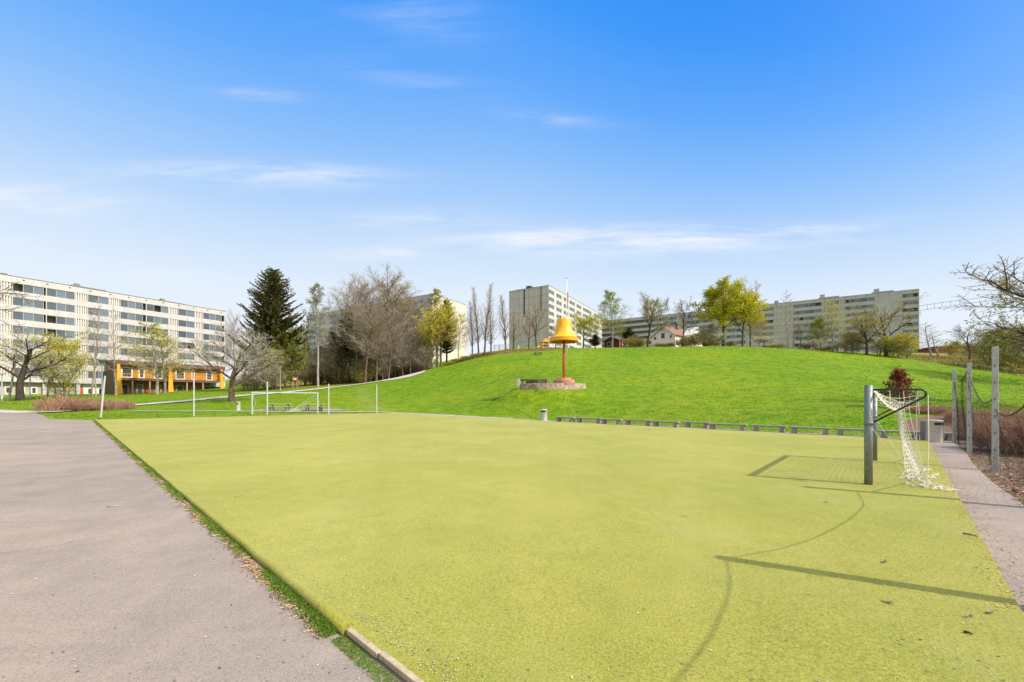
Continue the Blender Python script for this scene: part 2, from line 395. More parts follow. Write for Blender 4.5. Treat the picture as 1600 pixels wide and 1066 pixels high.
# right-hand path edge and the whole sealed area
path_right = [gp(*p) for p in ((1488, 691), (1511, 708), (1518, 722), (1550, 753), (1583, 776), (1600, 790))]
road_pts = [Lc, gp(76, 654.5), gp(64, 648), gp(52, 644.5), gp(0, 639), (-95, 62), (-95, -60), (40, -60), (12, -8), (7.6, 4.6)]
road_pts = [(p[0], p[1]) for p in road_pts] + [(p[0], p[1]) for p in reversed(path_right)]
fr = np.array(Rc[:2]) - np.array(Fc[:2]); fr /= np.linalg.norm(fr)
out_fr = np.array((-fr[1], fr[0]))
if out_fr[1] < 0: out_fr = -out_fr
STRIP = 1.25
fo = np.array(Fc[:2]) + out_fr * STRIP; ro = np.array(Rc[:2]) + out_fr * STRIP + fr * 1.6
flat_poly = road_pts + [tuple(ro), tuple(fo), (Fc[0], Fc[1])]
road_poly = road_pts + [(Rc[0], Rc[1]), (Fc[0], Fc[1])]

def poly_dist(px, py, poly):            # signed distance, negative inside
    px = np.asarray(px, float); py = np.asarray(py, float)
    d = np.full(px.shape, 1e9); ins = np.zeros(px.shape, bool)
    n = len(poly)
    for i in range(n):
        x0, y0 = poly[i]; x1, y1 = poly[(i+1) % n]
        dx, dy = x1-x0, y1-y0
        t = np.clip(((px-x0)*dx+(py-y0)*dy)/(dx*dx+dy*dy+1e-12), 0, 1)
        d = np.minimum(d, np.hypot(px-x0-t*dx, py-y0-t*dy))
        c = ((y0 > py) != (y1 > py))
        with np.errstate(divide='ignore', invalid='ignore'):
            xi = (x1-x0)*(py-y0)/(y1-y0)+x0
        ins ^= c & (px < xi)
    return np.where(ins, -d, d)

ctrl = [  # px, py, depth
 (0,611.5,92),(60,611.5,96),(130,611.5,101),(180,614.5,104),(260,611,110),(340,607,115),(-300,620,85),
 (0,628,66),(60,627,66),(150,630,58),(200,636,46),(260,628,58),(300,622,66),(370,618.5,64),(440,615.5,70),(520,606,82),(600,595,100),(640,589,110),(672,573,132),
 (300,642,40),(420,641.5,42),(520,641,44),(450,606,95),(520,598,108),(600,587,118),(660,572,140),
 (600,628,52),(560,636,47),(650,606,66),(700,620,52),(760,600,62),(690,574,86),(730,560,86),(760,553,87),(800,548,88),(860,545.5,89),
 (700,640,44),(760,630,45),(800,615,47),(920,612,42),(870,606,43.5),(860,575,62),(960,575,60),(960,610,44),(800,580,66),
 (930,543.5,90),(1000,542.5,90),(1070,541.5,90),(1130,541,90),(1200,543,87),(1250,546,84),(1300,550,80),(1350,555.5,76),(1400,561,72),(1450,567.5,67),(1500,575,62),(1550,586,57),(1600,600,52),
 (1000,648,31),(1000,600,46),(1000,560,70),(1150,610,40),(1150,570,58),(1150,650,27.5),(1280,610,38),(1280,570,56),(1280,650,24.5),(1400,600,42),(1380,650,22),(1400,580,52),
 (1480,630,29),(1480,600,43),(1560,625,33),(1560,606,44),(1600,640,26),(1470,655,19.5),
 (1455,560,80),(1520,563,72),(1580,575,66),(1600,580,64),(1500,552,95),(1580,560,85),
]
P3 = [at(*c) for c in ctrl]
P3 += [(13.5,152,21.4),(-2,160,21.4),(43,201,22),(-28.7,147,15.2),(-60,165,14),(-18,164,16),(-10,120,15.5),(10,115,15.0),(40,112,14.6),(70,105,14.6),
       (155,156,15),(90,193,19),(60,150,17),(110,120,14),(20,260,22),(-80,230,15),(150,250,16),(-200,200,8),(250,150,12),(250,60,6),(130,60,6),(-60,140,8),(-140,100,5),
       (-200,60,2),(60,15,1.0),(40,5,.4),(100,0,1.5)]
# along the edges of the flat area
for i in range(len(flat_poly)):
    a = flat_poly[i]; b = flat_poly[(i+1) % len(flat_poly)]
    ln = math.hypot(b[0]-a[0], b[1]-a[1])
    if ln < 2.5 or max(abs(a[0]), abs(b[0]), abs(a[1]), abs(b[1])) > 200: continue
    for k in range(max(1, int(ln/9))):
        t = k/max(1, int(ln/9)); x = a[0]+(b[0]-a[0])*t; y = a[1]+(b[1]-a[1])*t
        P3.append((x, y, plane(x, y)))
P3 = np.array(P3)
def tps_fit(P, lam=0.02):
    n = len(P); X = P[:, :2] / 50
    d2 = ((X[:, None]-X[None])**2).sum(-1)
    K = 0.5*d2*np.log(d2+1e-12); K[np.arange(n), np.arange(n)] = lam
    A = np.zeros((n+3, n+3)); A[:n, :n] = K; Q = np.c_[np.ones(n), X]; A[:n, n:] = Q; A[n:, :n] = Q.T
    return np.linalg.solve(A, np.r_[P[:, 2], 0, 0, 0])
WT = tps_fit(P3)
def tps(x, y):
    x = np.asarray(x, float).ravel()/50; y = np.asarray(y, float).ravel()/50; n = len(P3)
    o = WT[n]+WT[n+1]*x+WT[n+2]*y
    for i in range(n):
        d2 = (x-P3[i, 0]/50)**2+(y-P3[i, 1]/50)**2
        o += WT[i]*0.5*d2*np.log(d2+1e-12)
    return o
def smooth(a, b, x):
    t = np.clip((x-a)/(b-a), 0, 1); return t*t*(3-2*t)
def height(x, y):
    x = np.asarray(x, float); y = np.asarray(y, float)
    h = tps(x, y).reshape(x.shape)
    far = np.maximum(np.maximum(np.abs(x)-210, y-235), -40-y)
    h = h+(9.0-h)*smooth(0, 80, far)
    d = poly_dist(x, y, flat_poly)
    rxx, ryy = (867-CX)/F*41.5, 43.0
    er = np.sqrt(((x-rxx)/3.9)**2+((y-ryy)/2.7)**2)
    zr = CAMZ+(HY-608.2)/F*40.9+0.10*np.clip(y-40.9, 0, 9)
    h = h+(zr-h)*(1-smooth(0.9, 1.7, er))
    pl = plane(x, y)
    h = pl-0.03*(1-smooth(0.8, 2.0, d))-0.05*(d < -0.3)+(h-pl)*smooth(0.6, 5.0, d)
    return h
xs = np.r_[-4000, -2000, -1000, -600, -420, -330, -290, np.arange(-260, -110, 2.5), np.arange(-110, 110, 1.0), np.arange(110, 262, 2.5), 300, 340, 430, 620, 1000, 2000, 4000]
ys = np.r_[-4000, -1500, -500, -200, -120, -80, np.arange(-60, 0, 3), np.arange(0, 125, 1.0), np.arange(125, 305, 3), 330, 380, 470, 650, 1000, 2000, 4000]
GX, GY = np.meshgrid(xs, ys)
GZ = height(GX, GY)
rs = np.random.RandomState(3)
dflat = poly_dist(GX, GY, flat_poly)
GZ = GZ + (rs.rand(*GZ.shape)-.5)*0.05*np.clip(dflat/6, 0, 1)
def Hg(x, y):
    i = int(np.clip(np.searchsorted(xs, x)-1, 0, len(xs)-2)); j = int(np.clip(np.searchsorted(ys, y)-1, 0, len(ys)-2))
    a = (x-xs[i])/(xs[i+1]-xs[i]); b = (y-ys[j])/(ys[j+1]-ys[j])
    return float((GZ[j, i]*(1-a)+GZ[j, i+1]*a)*(1-b)+(GZ[j+1, i]*(1-a)+GZ[j+1, i+1]*a)*b)
def ground(px, D):                      # foot of something seen in column px at depth D
    x = (px-CX)/F*D
    return (x, D, Hg(x, D))
def hit(px, py, dmin=8, dmax=160):      # first terrain point under a pixel
    a = (px-CX)/F; e = (HY-py)/F; D = dmin
    while D < dmax:
        if Hg(a*D, D) >= CAMZ+e*D: break
        D += 0.25
    return (a*D, D, Hg(a*D, D))
# cover masks: R rough meadow, G bare earth, B worn grass
def blob(poly, soft):
    return 1-smooth(-soft, soft, poly_dist(GX, GY, poly))
def wp(l): return [at(*p)[:2] for p in l]
rough = np.zeros(GX.shape)
rough = np.maximum(rough, blob(wp([(1400,560,76),(1450,567,69),(1500,573,65),(1560,586,60),(1640,604,55),(1700,590,90),(1600,560,110),(1450,550,110)]), 3))
rough = np.maximum(rough, blob(wp([(688,572,92),(740,563,84),(800,556,82),(870,552,83),(880,545,92),(860,540,118),(760,545,118),(690,560,110)]), 2))
rough = np.maximum(rough, blob(wp([(430,610,92),(530,602,98),(620,588,112),(600,580,150),(420,600,140)]), 3))
rough = np.maximum(rough, 0.7*blob(wp([(960,540,98),(1300,545,92),(1400,556,82),(1420,550,120),(960,530,125)]), 2))
dirt = np.zeros(GX.shape)
pr = [(p[0], p[1]) for p in path_right]
dirt = np.maximum(dirt, blob(pr+[(7.6,4.6),(12,-8),(30,-10),(34,16),(24,22.5),(20,21.5)], 0.8))
worn = np.zeros(GX.shape)
for ln in ([(565,606),(572,622),(585,636),(592,641)], [(800,598),(850,601),(905,607)]):
    for k in range(len(ln)-1):
        for t in np.linspace(0, 1, 12):
            h = hit(ln[k][0]+(ln[k+1][0]-ln[k][0])*t, ln[k][1]+(ln[k+1][1]-ln[k][1])*t)
            worn = np.maximum(worn, 0.55*np.exp(-(((GX-h[0])**2+(GY-h[1])**2)/0.8)))
me = bpy.data.meshes.new('ground')
ny, nx = GX.shape
vv = np.stack([GX, GY, GZ], -1).reshape(-1, 3)
idx = np.arange(ny*nx).reshape(ny, nx)
ff = np.stack([idx[:-1, :-1], idx[:-1, 1:], idx[1:, 1:], idx[1:, :-1]], -1).reshape(-1, 4)
me.from_pydata(vv.tolist(), [], ff.tolist())
ca = me.color_attributes.new('cover', 'FLOAT_COLOR', 'POINT')
ca.data.foreach_set('color', np.stack([rough, dirt, worn, np.ones_like(rough)], -1).ravel().astype(np.float32))
me.polygons.foreach_set('use_smooth', [True]*len(me.polygons))
me.materials.append(M['lawn'])
go = bpy.data.objects.new('ground', me); col.objects.link(go); tag(go, kind='structure')

def sheet(name, poly, mat, dz, zf=plane, th=0.0):
    m = MB()
    tris = geometry.tessellate_polygon([[Vector((p[0], p[1], 0)) for p in poly]])
    n = len(poly)
    m.add([(p[0], p[1], zf(p[0], p[1])+dz) for p in poly], [tuple(t) for t in tris])
    for i, f in enumerate(m.f):       # face up
        a, b, c = (Vector(m.v[k]) for k in f)
        if (b-a).cross(c-a).z < 0: m.f[i] = tuple(reversed(f))
    if th:
        m.add([(p[0], p[1], zf(p[0], p[1])+dz) for p in poly]+[(p[0], p[1], zf(p[0], p[1])+dz-th) for p in poly],
              [(i, (i+1) % n, (i+1) % n+n, i+n) for i in range(n)])
    o = m.build(name, mat); tag(o, kind='structure'); return o
sheet('asphalt_yard', road_poly, M['asphalt'], 0.0, th=0.12)
pitch_poly = [Nc[:2], Rc[:2], Fc[:2], Lc[:2]]
sheet('sports_pitch', pitch_poly, M['turf'], 0.045, th=0.045)
pv = [tuple(np.array(Fc[:2])+out_fr*0.02), tuple(np.array(Rc[:2])+out_fr*0.02+fr*1.6), tuple(ro), tuple(fo)]
sheet('paved_strip', pv, M['paving'], 0.025, th=0.08)
# ribbons of path on the terrain
def ribbon(name, pts, w, mat, dz=0.07, step=0.8):
    P = [np.array(p[:2]) for p in pts]; S = []
    for a, b in zip(P[:-1], P[1:]):
        n = max(1, int(np.linalg.norm(b-a)/step))
        for k in range(n): S.append(a+(b-a)*k/n)
    S.append(P[-1]); S = np.array(S)
    for _ in range(6): S[1:-1] = (S[:-2]+2*S[1:-1]+S[2:])/4
    ww = w if hasattr(w, '__len__') else (w, w)
    m = MB(); vs = []; n = len(S)
    for i in range(n):
        d = S[min(i+1, n-1)]-S[max(i-1, 0)]; d /= np.linalg.norm(d); s = np.array((-d[1], d[0]))
        wi = ww[0]+(ww[1]-ww[0])*i/(n-1)
        for k in range(5):
            q = S[i]+s*wi*(k/4-.5); vs.append((q[0], q[1], Hg(*q)+dz))
    m.add(vs, [(i*5+k, (i+1)*5+k, (i+1)*5+k+1, i*5+k+1) for i in range(n-1) for k in range(4)], True)
    for i, f in enumerate(m.f):
        a, b, c = (Vector(m.v[k]) for k in f[:3])
        if (b-a).cross(c-a).z < 0: m.f[i] = tuple(reversed(f))
    o = m.build(name, mat); tag(o, kind='structure'); return o
ribbon('footpath', [hit(*p) for p in ((-120,640),(60,646),(120,641),(205,634),(290,627),(370,619.5),(440,614),(520,605.5),(600,594.5),(640,588.5))]+[at(662,578,124),at(676,570,134)], (1.9, 7.5), M['path'], 0.10)
ribbon('gravel_walk', [hit(*p) for p in ((205,643),(300,643.5),(420,644.3),(520,644.6),(610,644.5),(700,650),(800,655.3))], (0.7, 0.6), M['gravel'], 0.06)
tb = [hit(*p) for p in ((392,643.5),(408,641),(470,640.3),(530,640.5),(544,643),(470,644))]
sheet('gravel_patch', [p[:2] for p in tb], M['paving'], 0.08, zf=Hg)

# ------------------------------------------------------------------ apartment blocks
dF = (0.513, 0.858); nF = (-0.858, 0.513)
def facade_t(px, O, d):                 # column px -> distance along a facade
    r = (px-CX)/F
    return (r*O[1]-O[0])/(d[0]-r*d[1])
def block(name, label, O, d, L, W, z0, ztop, nfl, fh, bays, m_par, m_wall, m_end, parap=1.25, base_h=0, slat_every=0.30, holes=True, group=None):
    rz = math.atan2(d[1], d[0])
    root = thing(name, label, 'apartment building', (O[0], O[1], z0), rz, group)
    H = ztop-z0
    fas = 1.35
    zf0 = H-fas-nfl*fh                   # bottom of the lowest balcony floor
    w = MB()
    w.box(0.28, L-0.28, 1.5, W-0.2, -3, H-0.5)                     # core behind the balconies
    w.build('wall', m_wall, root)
    for xa in (0, L-.26):
        e = MB(); e.box(xa, xa+.26, 0.0, W, zf0-0.05 if base_h else -3, H-0.02); e.build('end_wall', m_end, root)
    fa = MB(); fa.box(0.27, L-0.27, W-0.3, W-.02, H-fas, H); fa.build('roof_fascia', m_par, root)
    fa = MB(); fa.box(0.27, L-0.27, -0.02, 0.3, H-fas, H)
    if holes:
        fa.mi = 1
        k = 2.0
        while k < L-1: fa.box(k, k+0.3, -0.03, 0.0, H-0.62, H-0.38); k += 3.4
    fa.build('roof_fascia', [m_par, M['black']], root)
    rf = MB(); rf.box(0.3, L-0.3, 0.31, W-0.31, H-0.6, H-0.25); rf.build('roof', M['roofing'], root)
    for q_ in ((-0.06, L+0.06, -0.08, 0.34), (-0.06, 0.3, 0.345, W), (L-0.3, L+0.06, 0.345, W)):
        rc = MB(); rc.box(*q_, H+0.003, H+0.09); rc.build('roof_flashing', M['roofing'], root)
    for k in range(nfl):
        z = zf0+k*fh
        p = MB(); p.box(0.27, L-0.27, 0, 0.2, z, z+parap); p.box(0.27, L-0.27, 0.205, 1.495, z+0.05, z+0.22)
        p.build('balcony_parapet', m_par, root)
        for (a, b, kind) in bays:
            sl = MB()
            za, zb = z+parap, z+fh
            if kind == 'g':
                g = MB(); n = max(2, int(round((b-a)/1.7))); wd = (b-a)/n
                rr = random.Random(int(a*97)+k*131)
                for q in range(n):
                    x0, x1 = a+q*wd+.05, a+(q+1)*wd-.05
                    if rr.random() < 0.08: continue
                    yy = 0.13+rr.random()*.02
                    g.mi = 0; g.add([(x0, yy, za+.05), (x1, yy, za+.05), (x1, yy, zb-.08), (x0, yy, zb-.08)], [(0, 1, 2, 3)])
                g.mi = 1
                g.box(a, b, 0.08, 0.18, za+.002, za+0.06); g.box(a, b, 0.08, 0.18, zb-.09, zb-.01)
                for q in range(n+1): g.box(a+q*wd-.03, a+q*wd+.03, 0.07, 0.19, za+.061, zb-.091)
                g.build('balcony_glazing', [M['glass'], M['frame']], root)
            elif kind == 's':
                x = a+0.08
                while x < b-.1:
                    sl.box(x, x+0.17, 0.03, 0.15, za+.001, zb-.001); x += slat_every+.08
                sl.mi = 1; sl.box(a, b, 0.24, 0.29, za, zb)
                sl.build('slat_screen', [M['white_slat'], M['beige_wall']], root)
            elif kind == 'w':
                sl.box(a, b, 0.02, 0.3, za+.001, zb-.001); sl.build('infill_panel', m_par, root)
    for (a, b, kind) in bays:
        fn = MB(); fn.box(a-0.12, a+0.02, -0.015, 1.4, zf0+.01, H-fas-.001); fn.build('divider_fin', m_par, root)
    return root, H, zf0
def bays_px(l, O, d):
    return [(facade_t(a, O, d), facade_t(b, O, d), k) for a, b, k in l]

# left block (sunlit long facade)
O = (-101-0.513*18, 92-0.858*18)
t0 = facade_t(352, O, dF)
bl = [(20,68,'g'),(73,117,'g'),(117.5,137,'s'),(137.5,170,'g'),(170.5,187,'s'),(188,223,'g'),(229,263,'g'),(263.5,278,'s'),(278.5,304,'g'),(304.5,317,'s'),(317.5,346,'g')]
bay = [(1,8,'s'),(8.2,facade_t(0,O,dF)-.3,'g'),(facade_t(0,O,dF),facade_t(19.5,O,dF),'s')]+bays_px(bl, O, dF)
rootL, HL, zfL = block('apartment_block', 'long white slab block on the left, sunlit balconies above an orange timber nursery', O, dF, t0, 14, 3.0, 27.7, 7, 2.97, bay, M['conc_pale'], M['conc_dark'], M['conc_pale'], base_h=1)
# its recessed ground storey: wall, windows, door
g = MB(); g.box(0.3, t0-.3, 1.1, 1.48, -2, zfL-.02); g.build('base_wall', M['beige_wall'], rootL)
g = MB(); ta, tb_ = facade_t(131, O, dF), facade_t(176, O, dF)
g.box(ta, tb_, 1.0, 1.095, -1, zfL-.02); g.build('base_panel', M['white_paint'], rootL)
for pa, pb in ((9,20),(35,41),(50,60),(138,148),(155,166)):
    x0, x1 = facade_t(pa, O, dF), facade_t(pb, O, dF); yy = 0.93 if pa > 130 else 1.03
    zb, zt = zfL-2.5, zfL-1.0
    f = MB(); f.box(x0, x1, yy, yy+.06, zb, zb+.18); f.box(x0, x1, yy, yy+.06, zt-.18, zt); f.box(x0, x0+.2, yy, yy+.06, zb+.18, zt-.18); f.box(x1-.2, x1, yy, yy+.06, zb+.18, zt-.18)
    wdo = f.build('window', M['white_paint'], rootL)
    q = MB(); q.box(x0+.2, x1-.2, yy+.02, yy+.05, zb+.18, zt-.18); q.build('pane', M['glass_dark'], wdo)
x0, x1 = facade_t(124.5, O, dF), facade_t(132, O, dF)
dd = MB(); dd.box(x0, x1, 0.9, 1.0, -.6, zfL-1.0); dd.build('door', M['red_paint'], rootL)
for pxs in (70.5, 123):
    sp = MB(); x = facade_t(pxs, O, dF); sp.box(x-.3, x+.3, .3, .9, -2, zfL-.001)
    sp.build('support_pillar', M['conc_pale'], rootL)
for (pa, pb, h) in ((0,118,.5),(118,172,.9),(255,296,.8)):
    b = MB(); x0, x1 = facade_t(pa, O, dF), facade_t(pb, O, dF)
    b.box(x0, x1, 3, 8, HL-.25, HL+h); b.box(x0+.6, x0+1.5, 3.2, 4.2, HL+h, HL+h+.5); b.build('stair_head', M['conc_dark'], rootL)

# orange nursery annex in front of that block
O2 = (O[0]+0.858*5.0, O[1]-0.513*5.0)
a0, a1 = facade_t(176, O2, dF), facade_t(352, O2, dF)
ax, ay = O2[0]+dF[0]*a0, O2[1]+dF[1]*a0; AL = a1-a0
az0 = Hg(ax, ay); rz = math.atan2(dF[1], dF[0])
an = thing('nursery_building', 'two storey orange timber nursery with balcony at the foot of the white block', 'building', (ax, ay, az0), rz)
AH = 8.1
m = MB(); m.box(0, 0.35, -0.4, 4.8, -2, AH); m.build('end_panel', M['brown_wood'], an)
m = MB(); m.box(0.36, AL, 1.2, 4.8, 4.05, AH-1.0); m.build('upper_wall', M['orange_wood'], an)
m = MB(); m.box(0.36, AL-3, 2.0, 4.8, -2, 3.4); m.build('lower_wall', M['rust_wood'], an)
m = MB(); m.box(0.36, AL, 0.0, 4.85, AH-.95, AH); m.build('roof', M['brown_wood'], an)
m = MB(); m.box(0.36, AL-2, -0.25, 1.95, 3.42, 4.04); m.build('balcony_floor', M['brown_wood'], an)
m = MB()
m.box(0.4, AL-2, -0.2, -0.14, 4.95, 5.03)
x = 0.5
while x < AL-2: m.box(x, x+.05, -.19, -.15, 4.042, 4.949); x += 0.5
m.build('railing', M['amber_wood'], an)
for pxc in (184, 264.5, 345):
    xx = facade_t(pxc, O2, dF)-a0
    m = MB(); m.add([(xx-.28,-.5,AH-.96),(xx+.28,-.5,AH-.96),(xx+.28,-.26,AH-.96),(xx-.28,-.26,AH-.96),(xx-.45,-.75,-2),(xx+.85,-.75,-2),(xx+.85,-.4,-2),(xx-.45,-.4,-2)],
        [(0,1,2,3),(7,6,5,4),(0,4,5,1),(1,5,6,2),(2,6,7,3),(3,7,4,0)])
    m.build('column', M['amber_wood'], an)
for pa, pb in ((192,210),(219,229),(243,257),(277,292),(302,307),(325,335)):
    x0, x1 = facade_t(pa, O2, dF)-a0, facade_t(pb, O2, dF)-a0
    f = MB(); f.box(x0, x1, 1.1, 1.19, 4.1, 6.6); wdo = f.build('window', M['white_paint'], an)
    q = MB(); q.box(x0+.25, x1-.25, 1.06, 1.098, 4.35, 6.35); q.build('pane', M['glass_dark'], wdo)
for pa, pb in ((191,206),(218,229),(247,257),(280,292),(304,312),(324,334)):
    x0, x1 = facade_t(pa, O2, dF)-a0, facade_t(pb, O2, dF)-a0
    f = MB(); f.box(x0, x1, 1.9, 1.99, 0.0, 2.6); wdo = f.build('window', M['grey_wood'], an)
    q = MB(); q.box(x0+.25, x1-.25, 1.86, 1.898, 0.2, 2.4); q.build('pane', M['glass_dark'], wdo)
for pxc in (207, 234, 292, 317):
    xx = facade_t(pxc, O2, dF)-a0
    m = MB(); m.box(xx-.12, xx+.12, -.1, .1, -2, 3.415); m.build('balcony_post', M['grey_wood'], an)

# centre block
Oc = (13.5, 152.0)
bc = [(857.6,865.7,'g'),(869.6,877.5,'g'),(881,888,'g'),(890,898,'g'),(901,908,'g'),(911,917,'g'),(918,924,'g'),(928,934,'g'),(935,940,'s')]
bb = bays_px(bc, Oc, dF)
Lc_ = facade_t(941, Oc, dF)
allb = [];
for i, (a, b, k) in enumerate(bb):
    allb.append((a, b, k))
    if i+1 < len(bb) and bb[i+1][0]-b > 1.0: allb.append((b+.15, bb[i+1][0]-.15, 'w'))
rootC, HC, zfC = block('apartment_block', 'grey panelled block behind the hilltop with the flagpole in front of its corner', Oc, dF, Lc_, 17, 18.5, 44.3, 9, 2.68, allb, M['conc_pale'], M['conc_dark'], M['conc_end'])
m = MB(); m.box(-.12, -.01, 10.0, 10.5, HC-11, HC-.1); m.mi = 1; m.box(-.2, -.01, 9.9, 10.6, HC-14.0, HC-11.01); m.build('drainpipe', [M['black_metal'], M['white_paint']], rootC)
m = MB(); m.box(-.12, -.01, 2.9, 3.2, HC-9, HC-.1); m.build('drainpipe', M['black_metal'], rootC)
for (x, y, s) in ((1,8,1.3),(2,13,.8),(2,4,.6),(24,6,1.2),(40,6,1.2)):
    m = MB(); m.box(x, x+2.4, y, y+2.0, HC-.25, HC+s); m.build('roof_vent', M['roofing'], rootC)

# mid block: shaded long side, sunlit gable
dR = (0.858, -0.513)
cm = np.array((-28.7, 147.0)); Lm = 75.0
Om = tuple(cm-np.array(dR)*Lm)
bm = []
x = 2.0
while x < Lm-4:
    bm += [(x, x+4.6, 'g'), (x+4.75, x+7.0, 'w')]; x += 7.1
bm.append((x, Lm-.6, 'g'))
rootM, HM, zfM = block('apartment_block', 'grey block half hidden by bare trees with a sunlit cream gable wall above the footpath', Om, dR, Lm, 20, 13.5, 39.8, 8, 2.72, bm, M['conc_grey'], M['conc_dark'], M['conc_end2'])
for k in range(6):
    x = Lm-3-k*3.2
    f = MB(); f.box(x, x+1.5, -.07, -.01, 1.2, 2.7); wdo = f.build('window', M['white_paint'], rootM)
    q = MB(); q.box(x+.18, x+1.32, -.1, -.072, 1.4, 2.5); q.build('pane', M['glass_dark'], wdo)
f = MB(); f.box(.3, Lm-.3, .0, .25, -3, zfM-.01); f.build('base_wall', M['conc_dark'], rootM)

# right block: long shaded facade on the skyline
cr = np.array(at(1436, 450, 156)[:2]); Or = cr-np.array(dR)*150
Or = tuple(Or)
LR = 150
brp = [(1018,1030,'g'),(1033,1041,'g'),(1042,1047,'s'),(1048,1056,'g'),(1057,1073,'s'),(1074,1086,'g'),(1087,1099,'g'),(1101.5,1112,'g'),(1113,1134,'s'),(1135,1149,'g'),(1150,1164,'g'),(1165,1190,'s'),(1191,1208,'g'),(1209,1240,'s'),(1242,1262,'g'),(1263.5,1283,'g'),(1284,1293,'s'),(1294,1310,'g'),(1311,1320,'s'),(1321,1343,'g'),(1345,1366,'g'),(1367,1409,'w'),(1410,1434.5,'g')]
br_ = [b for b in bays_px(brp, Or, dR) if b[0] > .4]
rootR, HR, zfR = block('apartment_block', 'very long grey block with balcony rows along the skyline on the right', Or, dR, LR, 14, 15, 44.0, 9, 2.78, br_, M['conc_grey'], M['conc_dark'], M['conc_grey'], slat_every=.4)
for pxa, pxb, h in ((1208,1228,.4),(1280,1312,.9),(1365,1398,.9),(1088,1096,.8)):
    x0, x1 = facade_t(pxa, Or, dR), facade_t(pxb, Or, dR)
    m = MB(); m.box(x0, x1, 1.5, 6, HR-.25, HR+h); m.box(x0+.5, x0+2.0, 1.6, 3, HR+h, HR+h+1.2); m.build('stair_head', M['conc_grey'], rootR)

# ------------------------------------------------------------------ small houses on the crest
def gable_house(name, label, loc, rz, w, l, hw, hr, mwall, mroof, mtrim, wins, cat='house', door=None):
    r = thing(name, label, cat, loc, rz)
    m = MB(); m.add([(-w/2,0,-2),(w/2,0,-2),(w/2,l,-2),(-w/2,l,-2),(-w/2,0,hw),(w/2,0,hw),(w/2,l,hw),(-w/2,l,hw),(0,0,hr),(0,l,hr)],
        [(0,1,5,8,4),(1,2,6,5),(2,3,7,9,6),(3,0,4,7)]); m.build('wall', mwall, r)
    m = MB(); o = .45; k = (hr-hw)/(w/2)
    for s in (-1, 1):
        a = (s*(w/2+o), -o, hw-o*k+.06); b = (0, -o, hr+.06); c = (0, l+o, hr+.06); d = (s*(w/2+o), l+o, hw-o*k+.06)
        up = Vector((0, 0, .16))
        q = [Vector(p) for p in (a, b, c, d)]
        m.add(q+[p+up for p in q], [(0,1,2,3),(7,6,5,4),(0,4,5,1),(1,5,6,2),(2,6,7,3),(3,7,4,0)])
    m.build('roof', mroof, r)
    m = MB()
    for s in (-1, 1): m.beam((s*(w/2+o), -o-.04, hw-o*k+.1), (0, -o-.04, hr+.1), .05, .28)
    for s in (-1, 1): m.box(s*w/2-.08, s*w/2+.08, -.06, -.01, -1.5, hw)
    m.build('trim', mtrim, r)
    for (x0, x1, z0, z1) in wins:
        f = MB(); f.box(x0-.1, x1+.1, -.07, -.01, z0-.1, z1+.1); wd = f.build('window', mtrim, r)
        q = MB(); q.box(x0, x1, -.1, -.072, z0, z1); q.build('pane', M['glass_dark'], wd)
    if door:
        f = MB(); f.box(door[0], door[1], -.08, -.01, -1, door[2]); f.build('door', mtrim, r)
    return r
def house_at(px, D): x, y, z = ground(px, D); return (x, y, z)
p = at(956, 540, 97)
rc_ = gable_house('red_cabin', 'small dark red wooden cabin with white trim on the hilltop', (p[0], p[1], at(956,541,97)[2]), R(-48), 4.4, 6.5, 1.35, 2.2, M['red_wood'], M['grey_roof'], M['white_paint'], [(-1.2,-.2,.2,1.0)], 'cabin')
for k in range(3):
    f = MB(); f.box(2.21, 2.27, .8+k*1.9, 1.9+k*1.9, .1, 1.2); w_ = f.build('window', M['white_paint'], rc_)
p = at(1036, 540, 112)
wh = gable_house('wooden_house', 'white wooden gabled house with red tile roof on the hilltop', (p[0], p[1], at(1036,547,112)[2]), R(-50), 7.0, 11, 3.9, 6.5, M['white_paint'], M['red_tile'], M['white_paint'], [(-.5,.5,3.2,4.6),(-2.6,-2.0,3.1,3.8),(2.0,2.6,3.1,3.8),(-.8,1.0,.3,1.6)])
m = MB(); m.box(.3, 1.0, 6, 6.7, 5.6, 7.6); m.build('chimney', M['red_tile'], wh)
m = MB(); m.add([(3.51,4,3.9),(3.51,9,3.9),(3.51,6.5,6.2),(6.6,4,3.9),(6.6,9,3.9),(6.6,6.5,6.2),(3.51,4,-2),(3.51,9,-2),(6.6,4,-2),(6.6,9,-2)],
      [(6,8,3,0),(8,9,4,5,3),(9,7,1,4),(0,3,5,2),(1,2,5,4)]); m.build('side_wing', M['white_paint'], wh)
p = at(1511, 556, 100)
lb = thing('timber_building', 'low red brown timber building beyond the rough slope at the right', 'building', (p[0], p[1], at(1511,562,100)[2]), R(-8))
m = MB(); m.box(-6.5, 6.5, 0, 6, -2, 3.0); m.build('wall', M['rust_wood'], lb)
m = MB(); m.box(-6.9, 6.9, -.4, 6.3, 3.02, 3.35); m.build('roof', M['brown_wood'], lb)
for k in range(3):
    m = MB(); m.box(-4+k*1.5, -2.8+k*1.5, -.06, -.01, .3, 2.2); m.build('window', M['glass'], lb)

